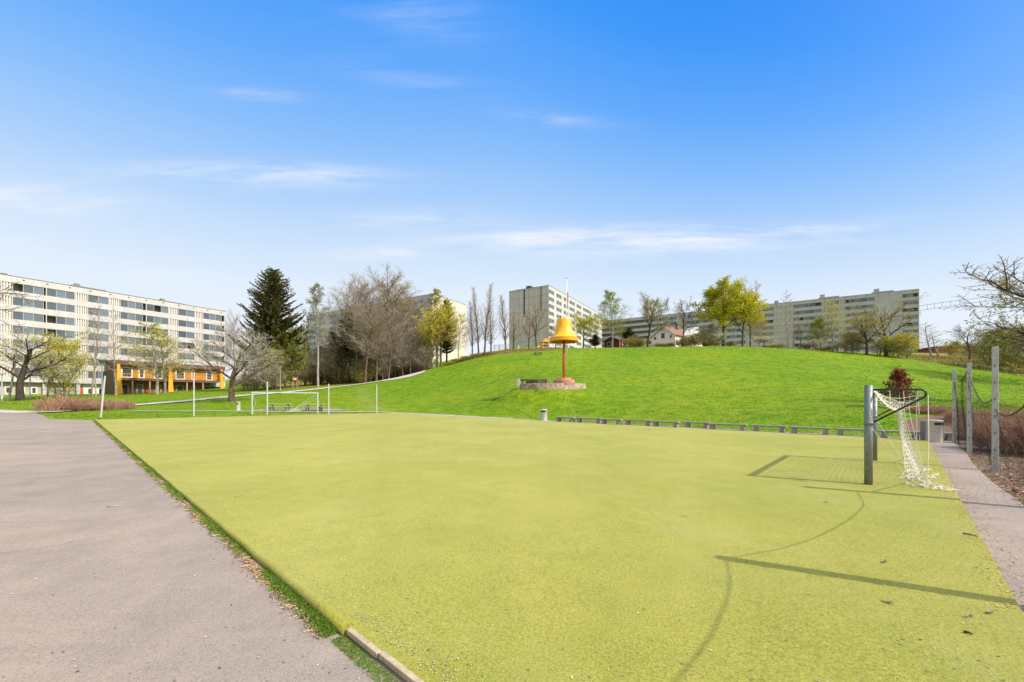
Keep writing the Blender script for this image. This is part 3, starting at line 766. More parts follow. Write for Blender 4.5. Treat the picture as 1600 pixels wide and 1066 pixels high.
# ------------------------------------------------------------------ bell landmark
bx, by, bz = (881-CX)/F*42.6, 42.6, 3.0
BD = by; k = BD/F
bz = CAMZ+(HY-600)*k
bell = thing('bell_sculpture', 'giant yellow bell on a red pole rising from the grassy hillside', 'sculpture', (bx, by, bz))
zt = (600-498.5)*k; zb = (600-534.5)*k
H_ = zt-zb; Rb = 22.3*k
prof_out = [(0.0,1.0),(0.44,1.0),(0.485,0.985),(0.50,0.95),(0.52,0.80),(0.555,0.64),(0.61,0.50),(0.70,0.36),(0.82,0.24),(0.93,0.165),(0.965,0.155)]
m = MB(); m.lathe([(r*Rb, zb+z*H_) for r, z in prof_out], 56); m.build('bell_body', M['bell_yellow'], bell)
m = MB(); m.lathe([(0.966*Rb,zb+.17*H_),(1.0*Rb,zb+.165*H_),(1.0*Rb,zb+.02*H_),(.985*Rb,zb),(0.95*Rb,zb)], 56, smooth=False); m.build('bell_rim', M['bell_rim'], bell)
m = MB(); m.lathe([(0.952*Rb,zb+.002),(0.9*Rb,zb+.12*H_),(0.55*Rb,zb+.45*H_),(0.46*Rb,zb+.9*H_),(0,zb+.93*H_)], 56); m.build('bell_lining', M['bell_inside'], bell)
m = MB(); m.cyl((0, 0), 2.0*k, -.3, zb+.6*H_, 20); m.build('pole', M['red_paint'], bell)
m = MB(); m.lathe([(0,9*k),(10.6*k,9*k),(11.3*k,8.6*k),(11.5*k,6.3*k),(16.2*k,6.1*k),(16.9*k,5.5*k),(17*k,-7*k)], 40, smooth=False); m.build('plinth', M['pink_conc'], bell)
m = MB()
m.tube([(-.9*k,-.9*k,zt),(-.6*k,-.9*k,zt+3*k),(.5*k,-.9*k,zt+3.4*k),(.9*k,-.9*k,zt)], .25*k, 6); m.build('hanger_loop', M['black_metal'], bell)
# rubble stone ring around it: open arc
ring = MB(); RA = 5.6*1.0
cx, cy = bx-2.0, by+1.6
def arc(r0, r1, a0, a1, z0, z1, n, mb):
    for i in range(n):
        t0 = a0+(a1-a0)*i/n; t1 = a0+(a1-a0)*(i+.97)/n
        c = lambda r, t, z: (r*math.cos(t), r*math.sin(t)*0.55, z)
        jj = random.Random(i).uniform(-.03, .03)
        vs = [c(r0,t0,z0),c(r1,t0,z0),c(r1,t1,z0),c(r0,t1,z0),c(r0,t0,z1+jj),c(r1,t0,z1+jj),c(r1,t1,z1+jj),c(r0,t1,z1+jj)]
        mb.add(vs, [(0,3,2,1),(4,5,6,7),(0,1,5,4),(1,2,6,5),(2,3,7,6),(3,0,4,7)])
fr_ = hit(868, 608.3)
k2 = fr_[1]/F
ringw = 53.5*k2; ryr = 2.1
rx = (867-CX)/F*(fr_[1]); ry = fr_[1]+ryr-.35
ztop = CAMZ+(HY-598.8)*k2
ring = thing('stone_ring_wall', 'low curved stone wall ringing the seating place under the yellow bell', 'wall', (rx, ry, ztop))
def arc2(r0, r1, a0, a1, z0, z1, n, mb, zt=0):
    for i in range(n):
        t0 = a0+(a1-a0)*i/n; t1 = a0+(a1-a0)*(i+.98)/n
        c = lambda r, t, z: (r*math.cos(t), r*math.sin(t)*ryr/ringw, z)
        jj = random.Random(i).uniform(-.02, .02)+zt*abs(i/n-.5)
        vs = [c(r0,t0,z0),c(r1,t0,z0),c(r1,t1,z0),c(r0,t1,z0),c(r0,t0,z1+jj),c(r1,t0,z1+jj),c(r1,t1,z1+jj),c(r0,t1,z1+jj)]
        mb.add(vs, [(0,3,2,1),(4,5,6,7),(0,1,5,4),(1,2,6,5),(2,3,7,6),(3,0,4,7)])
m = MB(); arc2(ringw-.5, ringw, R(176), R(352), -1.3, 0, 22, m); m.build('wall', M['stone'], ring)
m = MB(); arc2(ringw*.5, ringw*.86, R(95), R(165), -.9, .30, 8, m); m.build('paved_ledge', M['bench_conc'], ring)
# bench, post inside the ring
bq = thing('slat_bench', 'dark slatted bench inside the stone ring left of the bell pole', 'bench', (rx+(836-867)*k2, ry+.1, ztop-.12), R(3))
m = MB()
for j in range(4): m.box(-1.4, 1.4, -.3+j*.16, -.17+j*.16, .42, .46)
m.build('seat', M['brown_wood'], bq)
m = MB(); m.box(-1.4, 1.4, .38, .42, .47, .62); m.build('backrest', M['brown_wood'], bq)
for s in (-1, 1):
    m = MB(); m.box(s*1.2-.05, s*1.2+.05, -.25, .37, -.6, .415); m.build('leg', M['black_metal'], bq)
m = MB(); m.box(-.14, .14, -.14, .14, -1, 1.0)
tag(m.build('stone_post', M['post_conc']), 'short grey square post at the left end of the stone ring', 'post').location = (rx+(811-867)*k2, ry-.2, ztop-.5)
# flagpole
fp_ = hit(885.5, 561)
fz = fp_[1]/F
fp = thing('flagpole', 'tall white flagpole with narrow pennant standing behind the yellow bell', 'flagpole', fp_)
ph = CAMZ+(HY-436)*fz-fp_[2]
m = MB(); m.tube([(0,0,-.3),(0,0,ph*.5),(0,0,ph)], [.11,.09,.05], 10); m.build('pole', M['white_paint'], fp)
m = MB(); m.lathe([(0.0,.14),(.1,.1),(.14,0),(.1,-.1),(0,-.14)], 12, (0, 0, ph+.14)); m.build('finial', M['bell_yellow'], fp)
m = MB(); m.add([(0.07,0,ph-2.2),(.28,.02,ph-2.5),(.16,.08,ph-5.2),(0.06,.05,ph-5.0)], [(0,1,2,3)]); m.build('pennant', M['red_wood'], fp)
# slab bench on slope
sb = hit(840.5, 554.5)
b_ = thing('slab_bench', 'pale plank bench alone on the upper slope left of the bell', 'bench', sb, R(4))
sk = sb[1]/F
m = MB(); m.box(-5.8*sk, 5.8*sk, -.3, .3, .40, .55); m.build('seat', M['bench_conc'], b_)
for s in (-1, 1):
    m = MB(); m.box(s*4.6*sk-.12, s*4.6*sk+.12, -.25, .25, -.4, .398); m.build('leg', M['brown_wood'], b_)
# playhouse, fence, posts on crest
p = ground(851, 94)
pk = 94/F
ph_ = thing('play_tower', 'small orange and yellow play tower at the foot of the grey block', 'play tower', p, R(20))
for sx in (-1, 1):
    for sy in (-1, 1):
        m = MB(); m.box(sx*.75-.06, sx*.75+.06, sy*.75-.06, sy*.75+.06, -.3, 1.5); m.build('post', M['amber_wood'], ph_)
m = MB(); m.box(-.68,.68,-.68,.68,.7,.8); m.build('deck', M['red_wood'], ph_)
m = MB(); m.add([(-.95,-.95,1.5),(.95,-.95,1.5),(.95,.95,1.5),(-.95,.95,1.5),(0,-.95,2.4),(0,.95,2.4)], [(0,1,4),(2,3,5),(1,2,5,4),(3,0,4,5),(0,3,2,1)]); m.build('roof', M['amber_wood'], ph_)
m = MB(); m.add([(-.75,-.3,.8),(-.75,.3,.8),(-2.3,.3,-.05),(-2.3,-.3,-.05),(-.75,-.3,1.1),(-2.3,-.3,.25),(-.75,.3,1.1),(-2.3,.3,.25)], [(0,1,2,3),(0,3,5,4),(1,6,7,2)]); m.build('slide', M['bell_yellow'], ph_)
p = ground(785, 92); pk = 92/F
fe = thing('rail_fence', 'short weathered rail fence on the crest between the bare poplars', 'fence', p, R(-5))
for x in (-13, -5, 4, 13):
    m = MB(); m.box(x*pk-.08, x*pk+.08, -.08, .08, -.4, 1.55); m.build('post', M['grey_wood'], fe)
for z in (.55, 1.0, 1.4):
    m = MB(); m.box(-13.5*pk, 13.5*pk, -.14, -.085, z, z+.12); m.build('rail', M['grey_wood'], fe)
for px_, lab in ((810.5, 'short white post on the crest left of the grey block'), (864, 'short white post behind the bell rim by the play tower')):
    p = ground(px_, 93); m = MB(); m.box(-.13, .13, -.13, .13, -.3, 1.0); m.box(-.16, .16, -.16, .16, 1.002, 1.06)
    o = m.build('marker_post', M['white_paint']); o.location = p; tag(o, lab, 'post', None)

# ------------------------------------------------------------------ overhead line right of the long block
oc = thing('overhead_cable', 'double overhead cable running from the long block to the trees at the right', 'cable', at(1438, 485, 160))
base = Vector(at(1438, 485, 160))
def rel(p): return tuple(Vector(p)-base)
A = [(1430,479.5),(1470,473),(1510,468),(1620,455)]; B = [(1430,486.5),(1470,480.5),(1510,474.5),(1620,461)]
for l in (A, B):
    m = MB(); m.tube([rel(at(x, y, 165-(x-1430)*.12)) for x, y in l], .06, 6); m.build('cable', M['black_metal'], oc)
for x in (1449, 1460, 1472, 1485, 1500):
    m = MB()
    f = lambda l: np.interp(x, [q[0] for q in l], [q[1] for q in l])
    D_ = 165-(x-1430)*.12
    m.tube([rel(at(x, f(A), D_)), rel(at(x, f(B), D_))], .045, 5)
    m.build('spacer', M['black_metal'], oc)

# ------------------------------------------------------------------ goals
def pt(base, along, outv, u, o, z):
    return (base[0]+along[0]*u+outv[0]*o, base[1]+along[1]*u+outv[1]*o, base[2]+z)
def net_cords(mb, grid, r):
    nu, nv = len(grid), len(grid[0])
    for i in range(nu): mb.tube([grid[i][j] for j in range(nv)], r, 3, cap=False)
    for j in range(nv): mb.tube([grid[i][j] for i in range(nu)], r, 3, cap=False)
g0 = np.array(gp(1357, 760.5)); g1 = np.array(gp(1366, 722))
W5 = float(np.hypot(*(g1-g0)[:2]))
al = Vector(((g1-g0)[0]/W5, (g1-g0)[1]/W5, 0)); ov = Vector((al.y, -al.x, 0))
goal = thing('football_goal', 'steel goal with sagging white net at the right edge of the turf', 'goal', (g0[0], g0[1], plane(g0[0], g0[1])+.045), math.atan2(al.y, al.x))
# local frame: x along goal line, y = left normal (so out of pitch is -y)
GH = 2.0
for x in (0, W5):
    m = MB(); m.cyl((x, 0), .068, -.25, GH, 24); m.build('post', M['galv_dark'], goal)
m = MB(); m.tube([(.069, 0, GH-.062), (W5-.069, 0, GH-.062)], .058, 20); m.build('crossbar', M['galv_dark'], goal)
OB = 0.855
for x, s in ((0.0, 1), (W5, -1)):
    pts = [(x+.02*s, -.06, GH-.09), (x+.02*s, -OB+.12, GH-.095)]
    for t in np.linspace(0, 1, 8)[1:]:
        a = R(90)-t*R(150)
        pts.append((x+.02*s, -(OB-.12+.085*math.cos(a)), GH-.18+.085*math.sin(a)))
    pts.append((x+.02*s, -.05, 1.24))
    m = MB(); m.tube(pts, .019, 10); m.build('net_frame', M['black_metal'], goal)
    m = MB(); m.lathe([(.0, .0), (.078, .0), (.078, .07), (.0, .07)], 20, (x, 0, 1.20)); m.build('clamp', M['galv_dark'], goal)
rr = random.Random(5)
def hem(u):
    s = abs(2*u-1)
    return 0.46+0.36*s**14, 1.45+0.42*s**12
nu = 40
grid = []
for i in range(nu+1):
    u = .035+.93*i/nu; o1, z1 = hem(u); rowp = []
    sag = (1-abs(2*u-1)**9)
    for j in range(8):
        t = j/8
        rowp.append((u*W5, -(.05+(o1-.05)*t), (GH-.08)*(1-t)+z1*t-.10*sag*math.sin(PI*t)+rr.uniform(-.008, .008)))
    og = 0.78+.08*math.sin(u*19)+.10*math.sin(u*7+1)
    nz = 17
    for j in range(nz+1):
        t = j/nz
        rowp.append((u*W5+.03*math.sin(j*.7+u*9), -(o1+(og-o1)*t**1.6+.03*math.sin(t*5+u*9)*t), z1*(1-t)+.02+.0*t))
    # slack lying on the turf
    for j in range(1, 4):
        rowp.append((u*W5+.07*math.sin(j+u*23), -(og+.09*j*math.sin(u*11+.5)+rr.uniform(-.02, .02)), .02+.025*rr.random()))
    grid.append(rowp)
m = MB(); net_cords(m, grid, .0048)
# side panels hanging from the bent frames
for x, s in ((0.015, 1), (W5-.015, -1)):
    for q in np.linspace(.12, OB-.15, 4):
        zt_ = GH-.11
        zl = max(0.04, 1.35-2.4*q) if q < .5 else .03
        zl = zt_-.28-.25*q
        m.tube([(x+.01*s, -q, zt_), (x+.02*s+rr.uniform(-.02,.02), -q-.01, (zt_+zl)/2), (x+.03*s, -q+rr.uniform(-.03,.03), zl)], .005, 3, cap=False)
    for z_ in (GH-.2, GH-.3, GH-.4):
        m.tube([(x+.02*s, -.12, z_), (x+.05*s, -.45, z_-.07), (x+.02*s, -OB+.1, z_)], .005, 3, cap=False)
    m.tube([(x, -OB+.01, GH-.2), (x+.03*s, -OB, 1.0), (x+.01*s, -OB+.02, .04)], .007, 4, cap=False)
    m.tube([(x, -.05, 1.15), (x+.3*s, -.32, .62), (x+.75*s, -.62, .05)], .006, 4, cap=False)
# bunched net on the ground
for k_ in range(26):
    x = rr.uniform(.05, 2.2); y = -OB+.12+rr.uniform(-.34, .22)-.02*x
    pts = [(x, y, .02+rr.random()*.05)]
    for q in range(9):
        pts.append((pts[-1][0]+rr.uniform(-.03, .12), pts[-1][1]+rr.uniform(-.05, .05), .012+rr.random()*.035))
    m.tube(pts, .0055, 4, cap=False)
m.build('net', M['net_white'], goal)

# far goal
f0 = np.array(gp(394, 648.6)); f1 = np.array(gp(496.5, 646.9))
WF = float(np.hypot(*(f1-f0)[:2])); fl = ((f1-f0)/WF)
fk = f0[1]/F
FH = 35.4*fk
fg = thing('football_goal', 'pale grey frame goal with no net at the far end of the turf', 'goal', (f0[0], f0[1], plane(f0[0], f0[1])+.045), math.atan2(fl[1], fl[0]))
for x in (0, WF):
    m = MB(); m.box(x-.047, x+.047, -.047, .047, -.2, FH); m.build('post', M['pale_post'], fg)
m = MB(); m.box(.048, WF-.048, -.046, .046, FH-.092, FH); m.build('crossbar', M['pale_post'], fg)
for x in (0, WF):
    m = MB(); m.tube([(x, .07, FH-.06), (x, .95, FH-.1), (x, 1.05, FH-.2), (x, .07, FH*.55)], .025, 8); m.build('net_frame', M['galv'], fg)
m = MB()
for k_ in range(9): m.tube([(0.02, .1+.1*k_, FH-.1), (.3, .2+.06*k_, FH*.5), (0.06, .12+.05*k_, .1)], .006, 3, cap=False)
for k_ in range(6): m.tube([(WF-.05, .5, FH-.15-.1*k_), (WF-1.2, .7, FH*.55-.08*k_), (WF-2.3, .8, .15)], .004, 3, cap=False)
m.build('net', M['net_white'], fg)

# ------------------------------------------------------------------ net posts right
def net_post(p, h, w, mat, label, lean=(0, 0), group=None, rz=0.78):
    r = thing('net_post', label, 'post', p, rz, group)
    m = MB(); m.add([(x*w/2, y*w/2, -.3) for x, y in ((-1,-1),(1,-1),(1,1),(-1,1))]+[(x*w*.46+lean[0], y*w*.46+lean[1], h) for x, y in ((-1,-1),(1,-1),(1,1),(-1,1))],
       [(0,3,2,1),(4,5,6,7),(0,1,5,4),(1,2,6,5),(2,3,7,6),(3,0,4,7)])
    m.build('shaft', mat, r, bevel=.012)
    m = MB(); 
    z = .5
    while z < h-.1: m.tube([(-w/2-.03, 0, z), (-w/2-.04, .02, z+.03), (-w/2+.005, .0, z+.05)], .008, 5); z += .42
    m.build('hook', M['black_metal'], r)
    return r
GP = 'square concrete posts of the ball net along the right path'
npx = [gp(1555, 735), gp(1514.5, 709), gp(1491, 692)]
labs = ['nearest tall square concrete net post beside the right path, full length in view', 'middle one of three square concrete net posts by the right path', 'farthest of the three concrete net posts beside the grey bin']
hp = [(735-542)*npx[0][1]/F, (708-566)*npx[1][1]/F, (692-578)*npx[2][1]/F]
for p, h, l in zip(npx, hp, labs): net_post(p, h, .118, M['post_conc'], l, group=GP)
tip = gp(1112, 876)
HQ = 3.05
shl = HQ/math.tan(SUN_EL)
q1 = (tip[0]+SUN_AZ[0]*shl, tip[1]+SUN_AZ[1]*shl); q1 = (q1[0], q1[1], plane(*q1))
q0 = ((npx[0][0]*2+q1[0])/3+.05, (npx[0][1]*2+q1[1])/3-.15); 
tip2 = gp(1250, 764); q0 = (tip2[0]+SUN_AZ[0]*shl, tip2[1]+SUN_AZ[1]*shl); q0 = (q0[0], q0[1], plane(*q0))
q2 = (q1[0]-3.15, q1[1]-3.05); q2 = (q2[0], q2[1], plane(*q2))
for q, l in ((q0, 'square concrete net post standing just outside the right of the picture'), (q1, 'square concrete net post beside the photographer whose long shadow crosses the turf'), (q2, 'square concrete net post behind the near corner of the turf')):
    net_post(q, HQ, .13, M['post_conc'], l, group=GP)
def ball_net(a, b, prof, label, cell=.13, r=.0035, zbot=.05, rope=.012):
    a = Vector(a); b = Vector(b); L = (b-a).length; n = int(L/cell)
    t = thing('ball_net', label, 'net', a, 0, 'dark nets strung between the concrete posts')
    top = []
    for i in range(n+1):
        u = i/n; z = float(np.interp(u, [p[0] for p in prof], [p[1] for p in prof])); top.append(z)
    top = np.array(top)
    for _ in range(8): top[1:-1] = (top[:-2]+top[1:-1]*2+top[2:])/4
    m = MB(); m.tube([((b-a)*(i/n)+Vector((0, 0, top[i])))[:] for i in range(n+1)], rope, 5); m.build('top_rope', M['net_dark'], t)
    m = MB(); nv = int((max(top)-zbot)/cell)
    g = []
    for i in range(n+1):
        u = i/n
        g.append([((b-a)*u+Vector((.03*math.sin(i*.35+j*.25), .03*math.cos(j*.4+i*.2), zbot+(top[i]-zbot)*(1-j/nv)-.12*math.sin(PI*u)*(j/nv)*(1-j/nv))))[:] for j in range(nv+1)])
    net_cords(m, g, r); m.build('mesh', M['net_dark'], t)
ball_net(npx[1], npx[2], [(0,2.85),(.25,2.62),(.6,2.45),(1,2.50)], 'dark net between the two farther concrete posts, hung almost to their tops', r=.003)
ball_net(npx[0], npx[1], [(0,1.92),(.15,1.72),(.35,1.66),(.6,1.85),(.85,2.25),(1,2.55)], 'dark net sagging between the nearest and middle concrete posts', r=.002)
ball_net(q0, npx[0], [(0,2.1),(.3,1.62),(.6,1.42),(.9,1.42),(1,1.55)], 'slack dark net hanging right of the nearest concrete post', r=.002)
ball_net(q1, q0, [(0,3.0),(.1,2.68),(.25,2.42),(.5,2.2),(.75,2.1),(1,2.3)], 'dark net outside the frame whose curved shadow falls on the turf', r=.0008, rope=.007)
ball_net(q2, q1, [(0,2.7),(.3,2.50),(.6,2.55),(.85,2.75),(1,3.0)], 'dark net behind the near corner whose curved shadow falls in the foreground', r=.0008, rope=.007)

# posts at the far left end
for px_, yb, yt, lab, lean in ((303, 651, 591, 'slim pale post left of the far goal, in front of the big grey tree', 0), (417.5, 648.3, 596.5, 'slim pale post showing through the far goal frame', 0), (513.5, 647.3, 600, 'slim pale post right of the far goal by the picnic table', 0), (588.5, 645.6, 602, 'slim pale post at the far corner of the turf, alone on the slope', 0)):
    p = gp(px_, yb); h = (yb-yt)*p[1]/F
    net_post(p, h, .095, M['pale_post'], lab, group='pale posts along the far end of the turf')
p = gp(157, 652.5)
net_post(p, (653-588)*p[1]/F, .105, M['pale_post'], 'leaning pale post at the far left corner of the turf', lean=(.25, -.22), group='pale posts along the far end of the turf')

# ------------------------------------------------------------------ lamps
def lamp(px_, D, ytop, label, lantern=True, r=.06, arms=False):
    p = ground(px_, D); h = CAMZ+(HY-ytop)/F*D-p[2]
    t = thing('street_lamp', label, 'street lamp', p, 0)
    m = MB(); m.tube([(0,0,-.3),(0,0,1.0),(0,0,1.02),(0,0,h-.5)], [r*1.4,r*1.4,r,r*.8], 10); m.build('pole', M['galv_dark' if lantern else 'galv'], t)
    if lantern:
        m = MB(); m.lathe([(.05,h-.55),(.10,h-.5),(.42,h-.02),(.44,h)], 18); m.build('lamp_bowl', M['galv_dark'], t)
        m = MB(); m.lathe([(.46,h+.004),(.40,h+.08),(.0,h+.12)], 18); m.build('lamp_cap', M['galv_dark'], t)
    else:
        m = MB(); m.box(-.12, .5, -.1, .1, h-.52, h-.40); m.build('lamp_head', M['galv_dark'], t)
    if arms:
        m = MB(); m.beam((0, 0, h-1.2), (-1.0, .1, h-.35), .09); m.build('bracket', M['galv'], t)
lamp(159.5, 56, 563, 'grey lamp post with bowl lantern behind the leaning post at left', r=.085)
lamp(438, 66, 567, 'grey lamp post with a side bracket between the big tree and the far goal', arms=True)
lamp(641.5, 104, 552, 'thin lamp post beside the bend of the footpath', False, .08)
lamp(675.5, 120, 540, 'thin lamp post at the top of the footpath by the cream gable', False, .08)
lamp(3, 64, 580, 'white lamp post at the left picture edge', False, .09)
lamp(47, 74, 555, 'green metal lamp post right of the thick crooked trunk', False, .09)

# ------------------------------------------------------------------ benches along the strip
boff = 0.70
b0 = np.array(Fc[:2])+out_fr*boff
def bench_t(px_):
    r = (px_-CX)/F
    return (r*b0[1]-b0[0])/(fr[0]-r*fr[1])
segs = [(870,899),(900,938.5),(940,972.5),(975,1017.5),(1020,1063),(1065,1106),(1107,1168),(1173,1229),(1232.5,1299),(1304,1368),(1371,1440),(1463,1491)]
bl_ = ['first low concrete bench beside the far bin', 'second low concrete bench from the far bin', 'third low concrete bench from the far bin', 'fourth low concrete bench from the far bin', 'fifth low concrete bench from the far bin',
       'pale low bench set back between the fifth bench and the long run of benches', 'first bench of the nearer run, below the middle of the hill', 'second bench of the nearer run of low benches', 'third bench of the nearer run of low benches',
       'low bench ending just left of the near goal post', 'low bench seen through the near goal net', 'short low bench right of the near bin']
rzb = math.atan2(fr[1], fr[0])
for i, ((a, b), lab) in enumerate(zip(segs, bl_)):
    ta, tb2 = bench_t(a), bench_t(b); Lb = tb2-ta
    c = b0+fr*((ta+tb2)/2)+out_fr*(.12 if i % 2 else -.08)+out_fr*(.35 if i == 5 else 0)
    t = thing('concrete_bench', lab, 'bench', (c[0], c[1], plane(*c)+.025), rzb+(R(1.2) if i % 2 else R(-1.2)), 'low concrete benches beside the turf')
    m = MB(); m.box(-Lb/2+.01, Lb/2-.01, -.2, .2, .255, .345); m.build('seat', M['bench_conc'], t, bevel=.012)
    for s in (-1, 1):
        x = s*(Lb/2-.22 if Lb > .8 else Lb/2-.12)
        m = MB(); m.add([(x-.13,-.19,-.05),(x+.13,-.19,-.05),(x+.13,.19,-.05),(x-.13,.19,-.05),(x-.07*1,-.17,.254),(x+.10,-.17,.254),(x+.10,.17,.254),(x-.07,.17,.254)],
             [(0,3,2,1),(4,5,6,7),(0,1,5,4),(1,2,6,5),(2,3,7,6),(3,0,4,7)]); m.build('leg', M['bench_conc'], t)

def litter_bin(p, label, h=.85, r=.21, rz=0):
    t = thing('litter_bin', label, 'litter bin', p, rz)
    m = MB(); m.lathe([(0,-.05),(r,-.05),(r*1.0,0),(r,h-.05),(r*1.03,h-.045),(r*1.03,h),(r*.8,h+.012),(0,h+.015)], 28); m.build('drum', M['bin_grey'], t)
    m = MB()
    n = 8
    a0_, a1_ = -R(150), -R(60)
    vs = []
    for i in range(n+1):
        a = a0_+(a1_-a0_)*i/n
        for z in (h-.20, h-.09): vs.append((math.cos(a)*(r+.004), math.sin(a)*(r+.004), z))
    m.add(vs, [(2*i, 2*i+2, 2*i+3, 2*i+1) for i in range(n)]); m.build('opening', M['black'], t)
    return t
c = gp(850, 658); litter_bin((c[0], c[1]+.3, c[2]), 'round grey litter bin at the far end of the bench row', h=18*c[1]/F, r=5.4*c[1]/F)
c = gp(1460.5, 690.5); litter_bin((c[0], c[1], c[2]+.02), 'grey concrete bin between the goal net and the right path', h=33*c[1]/F, r=9.6*c[1]/F, rz=.2)
c = gp(1445.5, 689); m = MB(); m.box(-.07, .07, -.10, .10, -.03, 31*c[1]/F); o = m.build('bin_stand', M['galv_dark'], bevel=.01); o.location = (c[0], c[1]+.05, c[2]); tag(o, 'square concrete stand touching the left side of the near bin', 'post')
c = hit(372, 641.5); litter_bin(c, 'round grey litter bin under the big grey tree', h=13*c[1]/F, r=3.2*c[1]/F)

# picnic tables
def picnic(px_, py_, label, w_px):
    c = hit(px_, py_); k = c[1]/F; w = w_px*k
    t = thing('picnic_table', label, 'picnic table', c, R(12), 'picnic tables on the gravel behind the far goal')
    m = MB()
    for j in range(4): m.box(-w/2, w/2, -.36+j*.18, -.20+j*.18, .70, .75)
    m.build('tabletop', M['grey_wood'], t)
    for s in (-1, 1):
        m = MB()
        for j in range(2): m.box(-w/2, w/2, s*.62-.15+j*.16, s*.62-.01+j*.16, .42, .47)
        m.build('seat', M['grey_wood'], t)
    for s in (-1, 1):
        m = MB(); x = s*w*.34
        for y in (-1, 1): m.beam((x, y*.62, -.1), (x, y*.22, .69), .07, .1)
        m.box(x-.035, x+.035, -.75, .75, .34, .418); m.build('leg_frame', M['galv_dark'], t)
picnic(437, 642.5, 'weathered picnic table left of the gravel behind the far goal', 33)
picnic(491, 643.0, 'weathered picnic table with a wheel beside it, at the right far goal post', 29)
c = hit(499.5, 644.5); o = MB(); o.tube([(0, math.cos(a)*.24, .26+math.sin(a)*.24) for a in np.linspace(0, 2*PI, 17)], .05, 6); o.tube([(-.05,0,.26),(.05,0,.26)], .05, 8)
oo = o.build('loose_wheel', M['black']); oo.location = c; oo.rotation_euler = (0, 0, R(70)); tag(oo, 'small dark wheel standing beside the right picnic table', 'wheel')

# support frame of a young tree, leaning trunk, sign
c = hit(95, 622); k = c[1]/F
t = thing('tree_support', 'low white wooden support frame around a sapling behind the left brown shrubs', 'support frame', c)
for x in (-9, 0, 9):
    m = MB(); m.box(x*k-.06, x*k+.06, -.06, .06, -.3, 11.5*k); m.build('post', M['pale_post'], t)
m = MB(); m.box(-12*k, 10*k, -.12, -.065, 11*k, 12*k); m.build('rail', M['pale_post'], t)
c = ground(461, 92); k = c[1]/F
t = thing('notice_board', 'small red and white notice board at the edge of the wood', 'sign', c, R(10))
for s in (-1, 1):
    m = MB(); m.box(s*.45-.05, s*.45+.05, -.05, .05, -.3, 2.6); m.build('post', M['grey_wood'], t)
m = MB(); m.box(-.6, .6, -.1, -.055, 1.7, 2.5); m.build('panel', M['red_paint'], t)
m = MB(); m.box(-.35, .3, -.125, -.102, 1.9, 2.2); m.build('panel_inset', M['white_paint'], t)

# ------------------------------------------------------------------ plank and small litter
a = gp(545, 992); b = gp(648, 1075)
m = MB(); d = (Vector(b)-Vector(a)).normalized()
m.beam(Vector(a)+Vector((0,0,.031)), Vector(a)+d*.42+Vector((0,0,.030)), .042, .042)
m.beam(Vector(a)+d*.424+Vector((.008,0.004,.033)), Vector(a)+d*1.5+Vector((.008,.004,.028)), .042, .042)
tag(m.build('edging_plank', M['plank'], bevel=.006), 'worn timber edging plank along the near left edge of the turf', 'plank')
# rolled turf edge
ev = np.array(e1)-np.array(Lc); n_ = 90
pts = [np.array(e1)-ev*t for t in np.linspace(0, 1, n_)]
rr = random.Random(9)
m = MB(); m.tube([(p[0]-.0+rr.uniform(-.006,.006), p[1]+rr.uniform(-.006,.006), p[2]+.028+rr.uniform(-.004,.004)) for p in pts], .05, 10)
tag(m.build('turf_edge', M['turf']), kind='structure')

def scatter_mesh(name, mat, gen, n, kind='stuff', label=None, cat=None):
    V = []; Fc_ = []
    for i in range(n):
        q = gen(i)
        if q is None: continue
        b = len(V); V.extend(q); Fc_.append(tuple(range(b, b+len(q))))
    me = bpy.data.meshes.new(name); me.from_pydata(V, [], Fc_); me.materials.append(mat)
    o = bpy.data.objects.new(name, me); col.objects.link(o); tag(o, label, cat, kind=kind); return o
rr = random.Random(21)
evn = ev/np.linalg.norm(ev); el = float(np.linalg.norm(ev)); sd = np.array((-evn[1], evn[0], 0))
if sd[0] > 0: sd = -sd                   # towards the asphalt
def edge_density(): return rr.random()**2.2*el*.98
def clump(t): return .5+.5*math.sin(t*2.1)+.35*math.sin(t*5.3+1)
def blade(i):
    t = edge_density()
    if i % 9 == 0: t = -rr.random()*1.5
    elif t < .05+0.1*rr.random() or rr.random() > .15+clump(t)*.75: return None
    w = .05+abs(rr.gauss(0, .044))
    if t < 0: w = rr.uniform(.03, .13)
    p = np.array(e1)-ev*(t/el)+sd*w; h = rr.uniform(.015, .048)*(.6+.4*min(1, clump(t)))*(1 if t > 0 else .4); a = rr.uniform(0, 6.28); wd = .0035+.0015*t
    dx, dy = math.cos(a)*wd, math.sin(a)*wd
    lx, ly = rr.uniform(-.03, .03), rr.uniform(-.03, .03)
    z = p[2]
    return [(p[0]-dx, p[1]-dy, z), (p[0]+dx, p[1]+dy, z), (p[0]+lx*.6, p[1]+ly*.6, z+h*.75), (p[0]+lx, p[1]+ly, z+h)]
scatter_mesh('verge_grass', M['grass_blade'], blade, 40000, label='narrow strip of weeds and grass along the left edge of the turf', cat='grass')
def needle(i):
    t = rr.random()**1.8*el*.98
    if t < .08 or rr.random() > .35+.5*clump(t+2): return None
    w = .09+abs(rr.gauss(0, .05))
    p = np.array(e1)-ev*(t/el)+sd*w; a = rr.uniform(0, 6.28); l = rr.uniform(.01, .035); wd = .0022+.0008*max(t, 0)
    dx, dy = math.cos(a)*l, math.sin(a)*l; nx_, ny_ = -math.sin(a)*wd, math.cos(a)*wd; z = plane(p[0], p[1])+.004+rr.random()*.012
    return [(p[0]-dx-nx_, p[1]-dy-ny_, z), (p[0]+dx-nx_, p[1]+dy-ny_, z), (p[0]+dx+nx_, p[1]+dy+ny_, z+.003), (p[0]-dx+nx_, p[1]-dy+ny_, z+.003)]
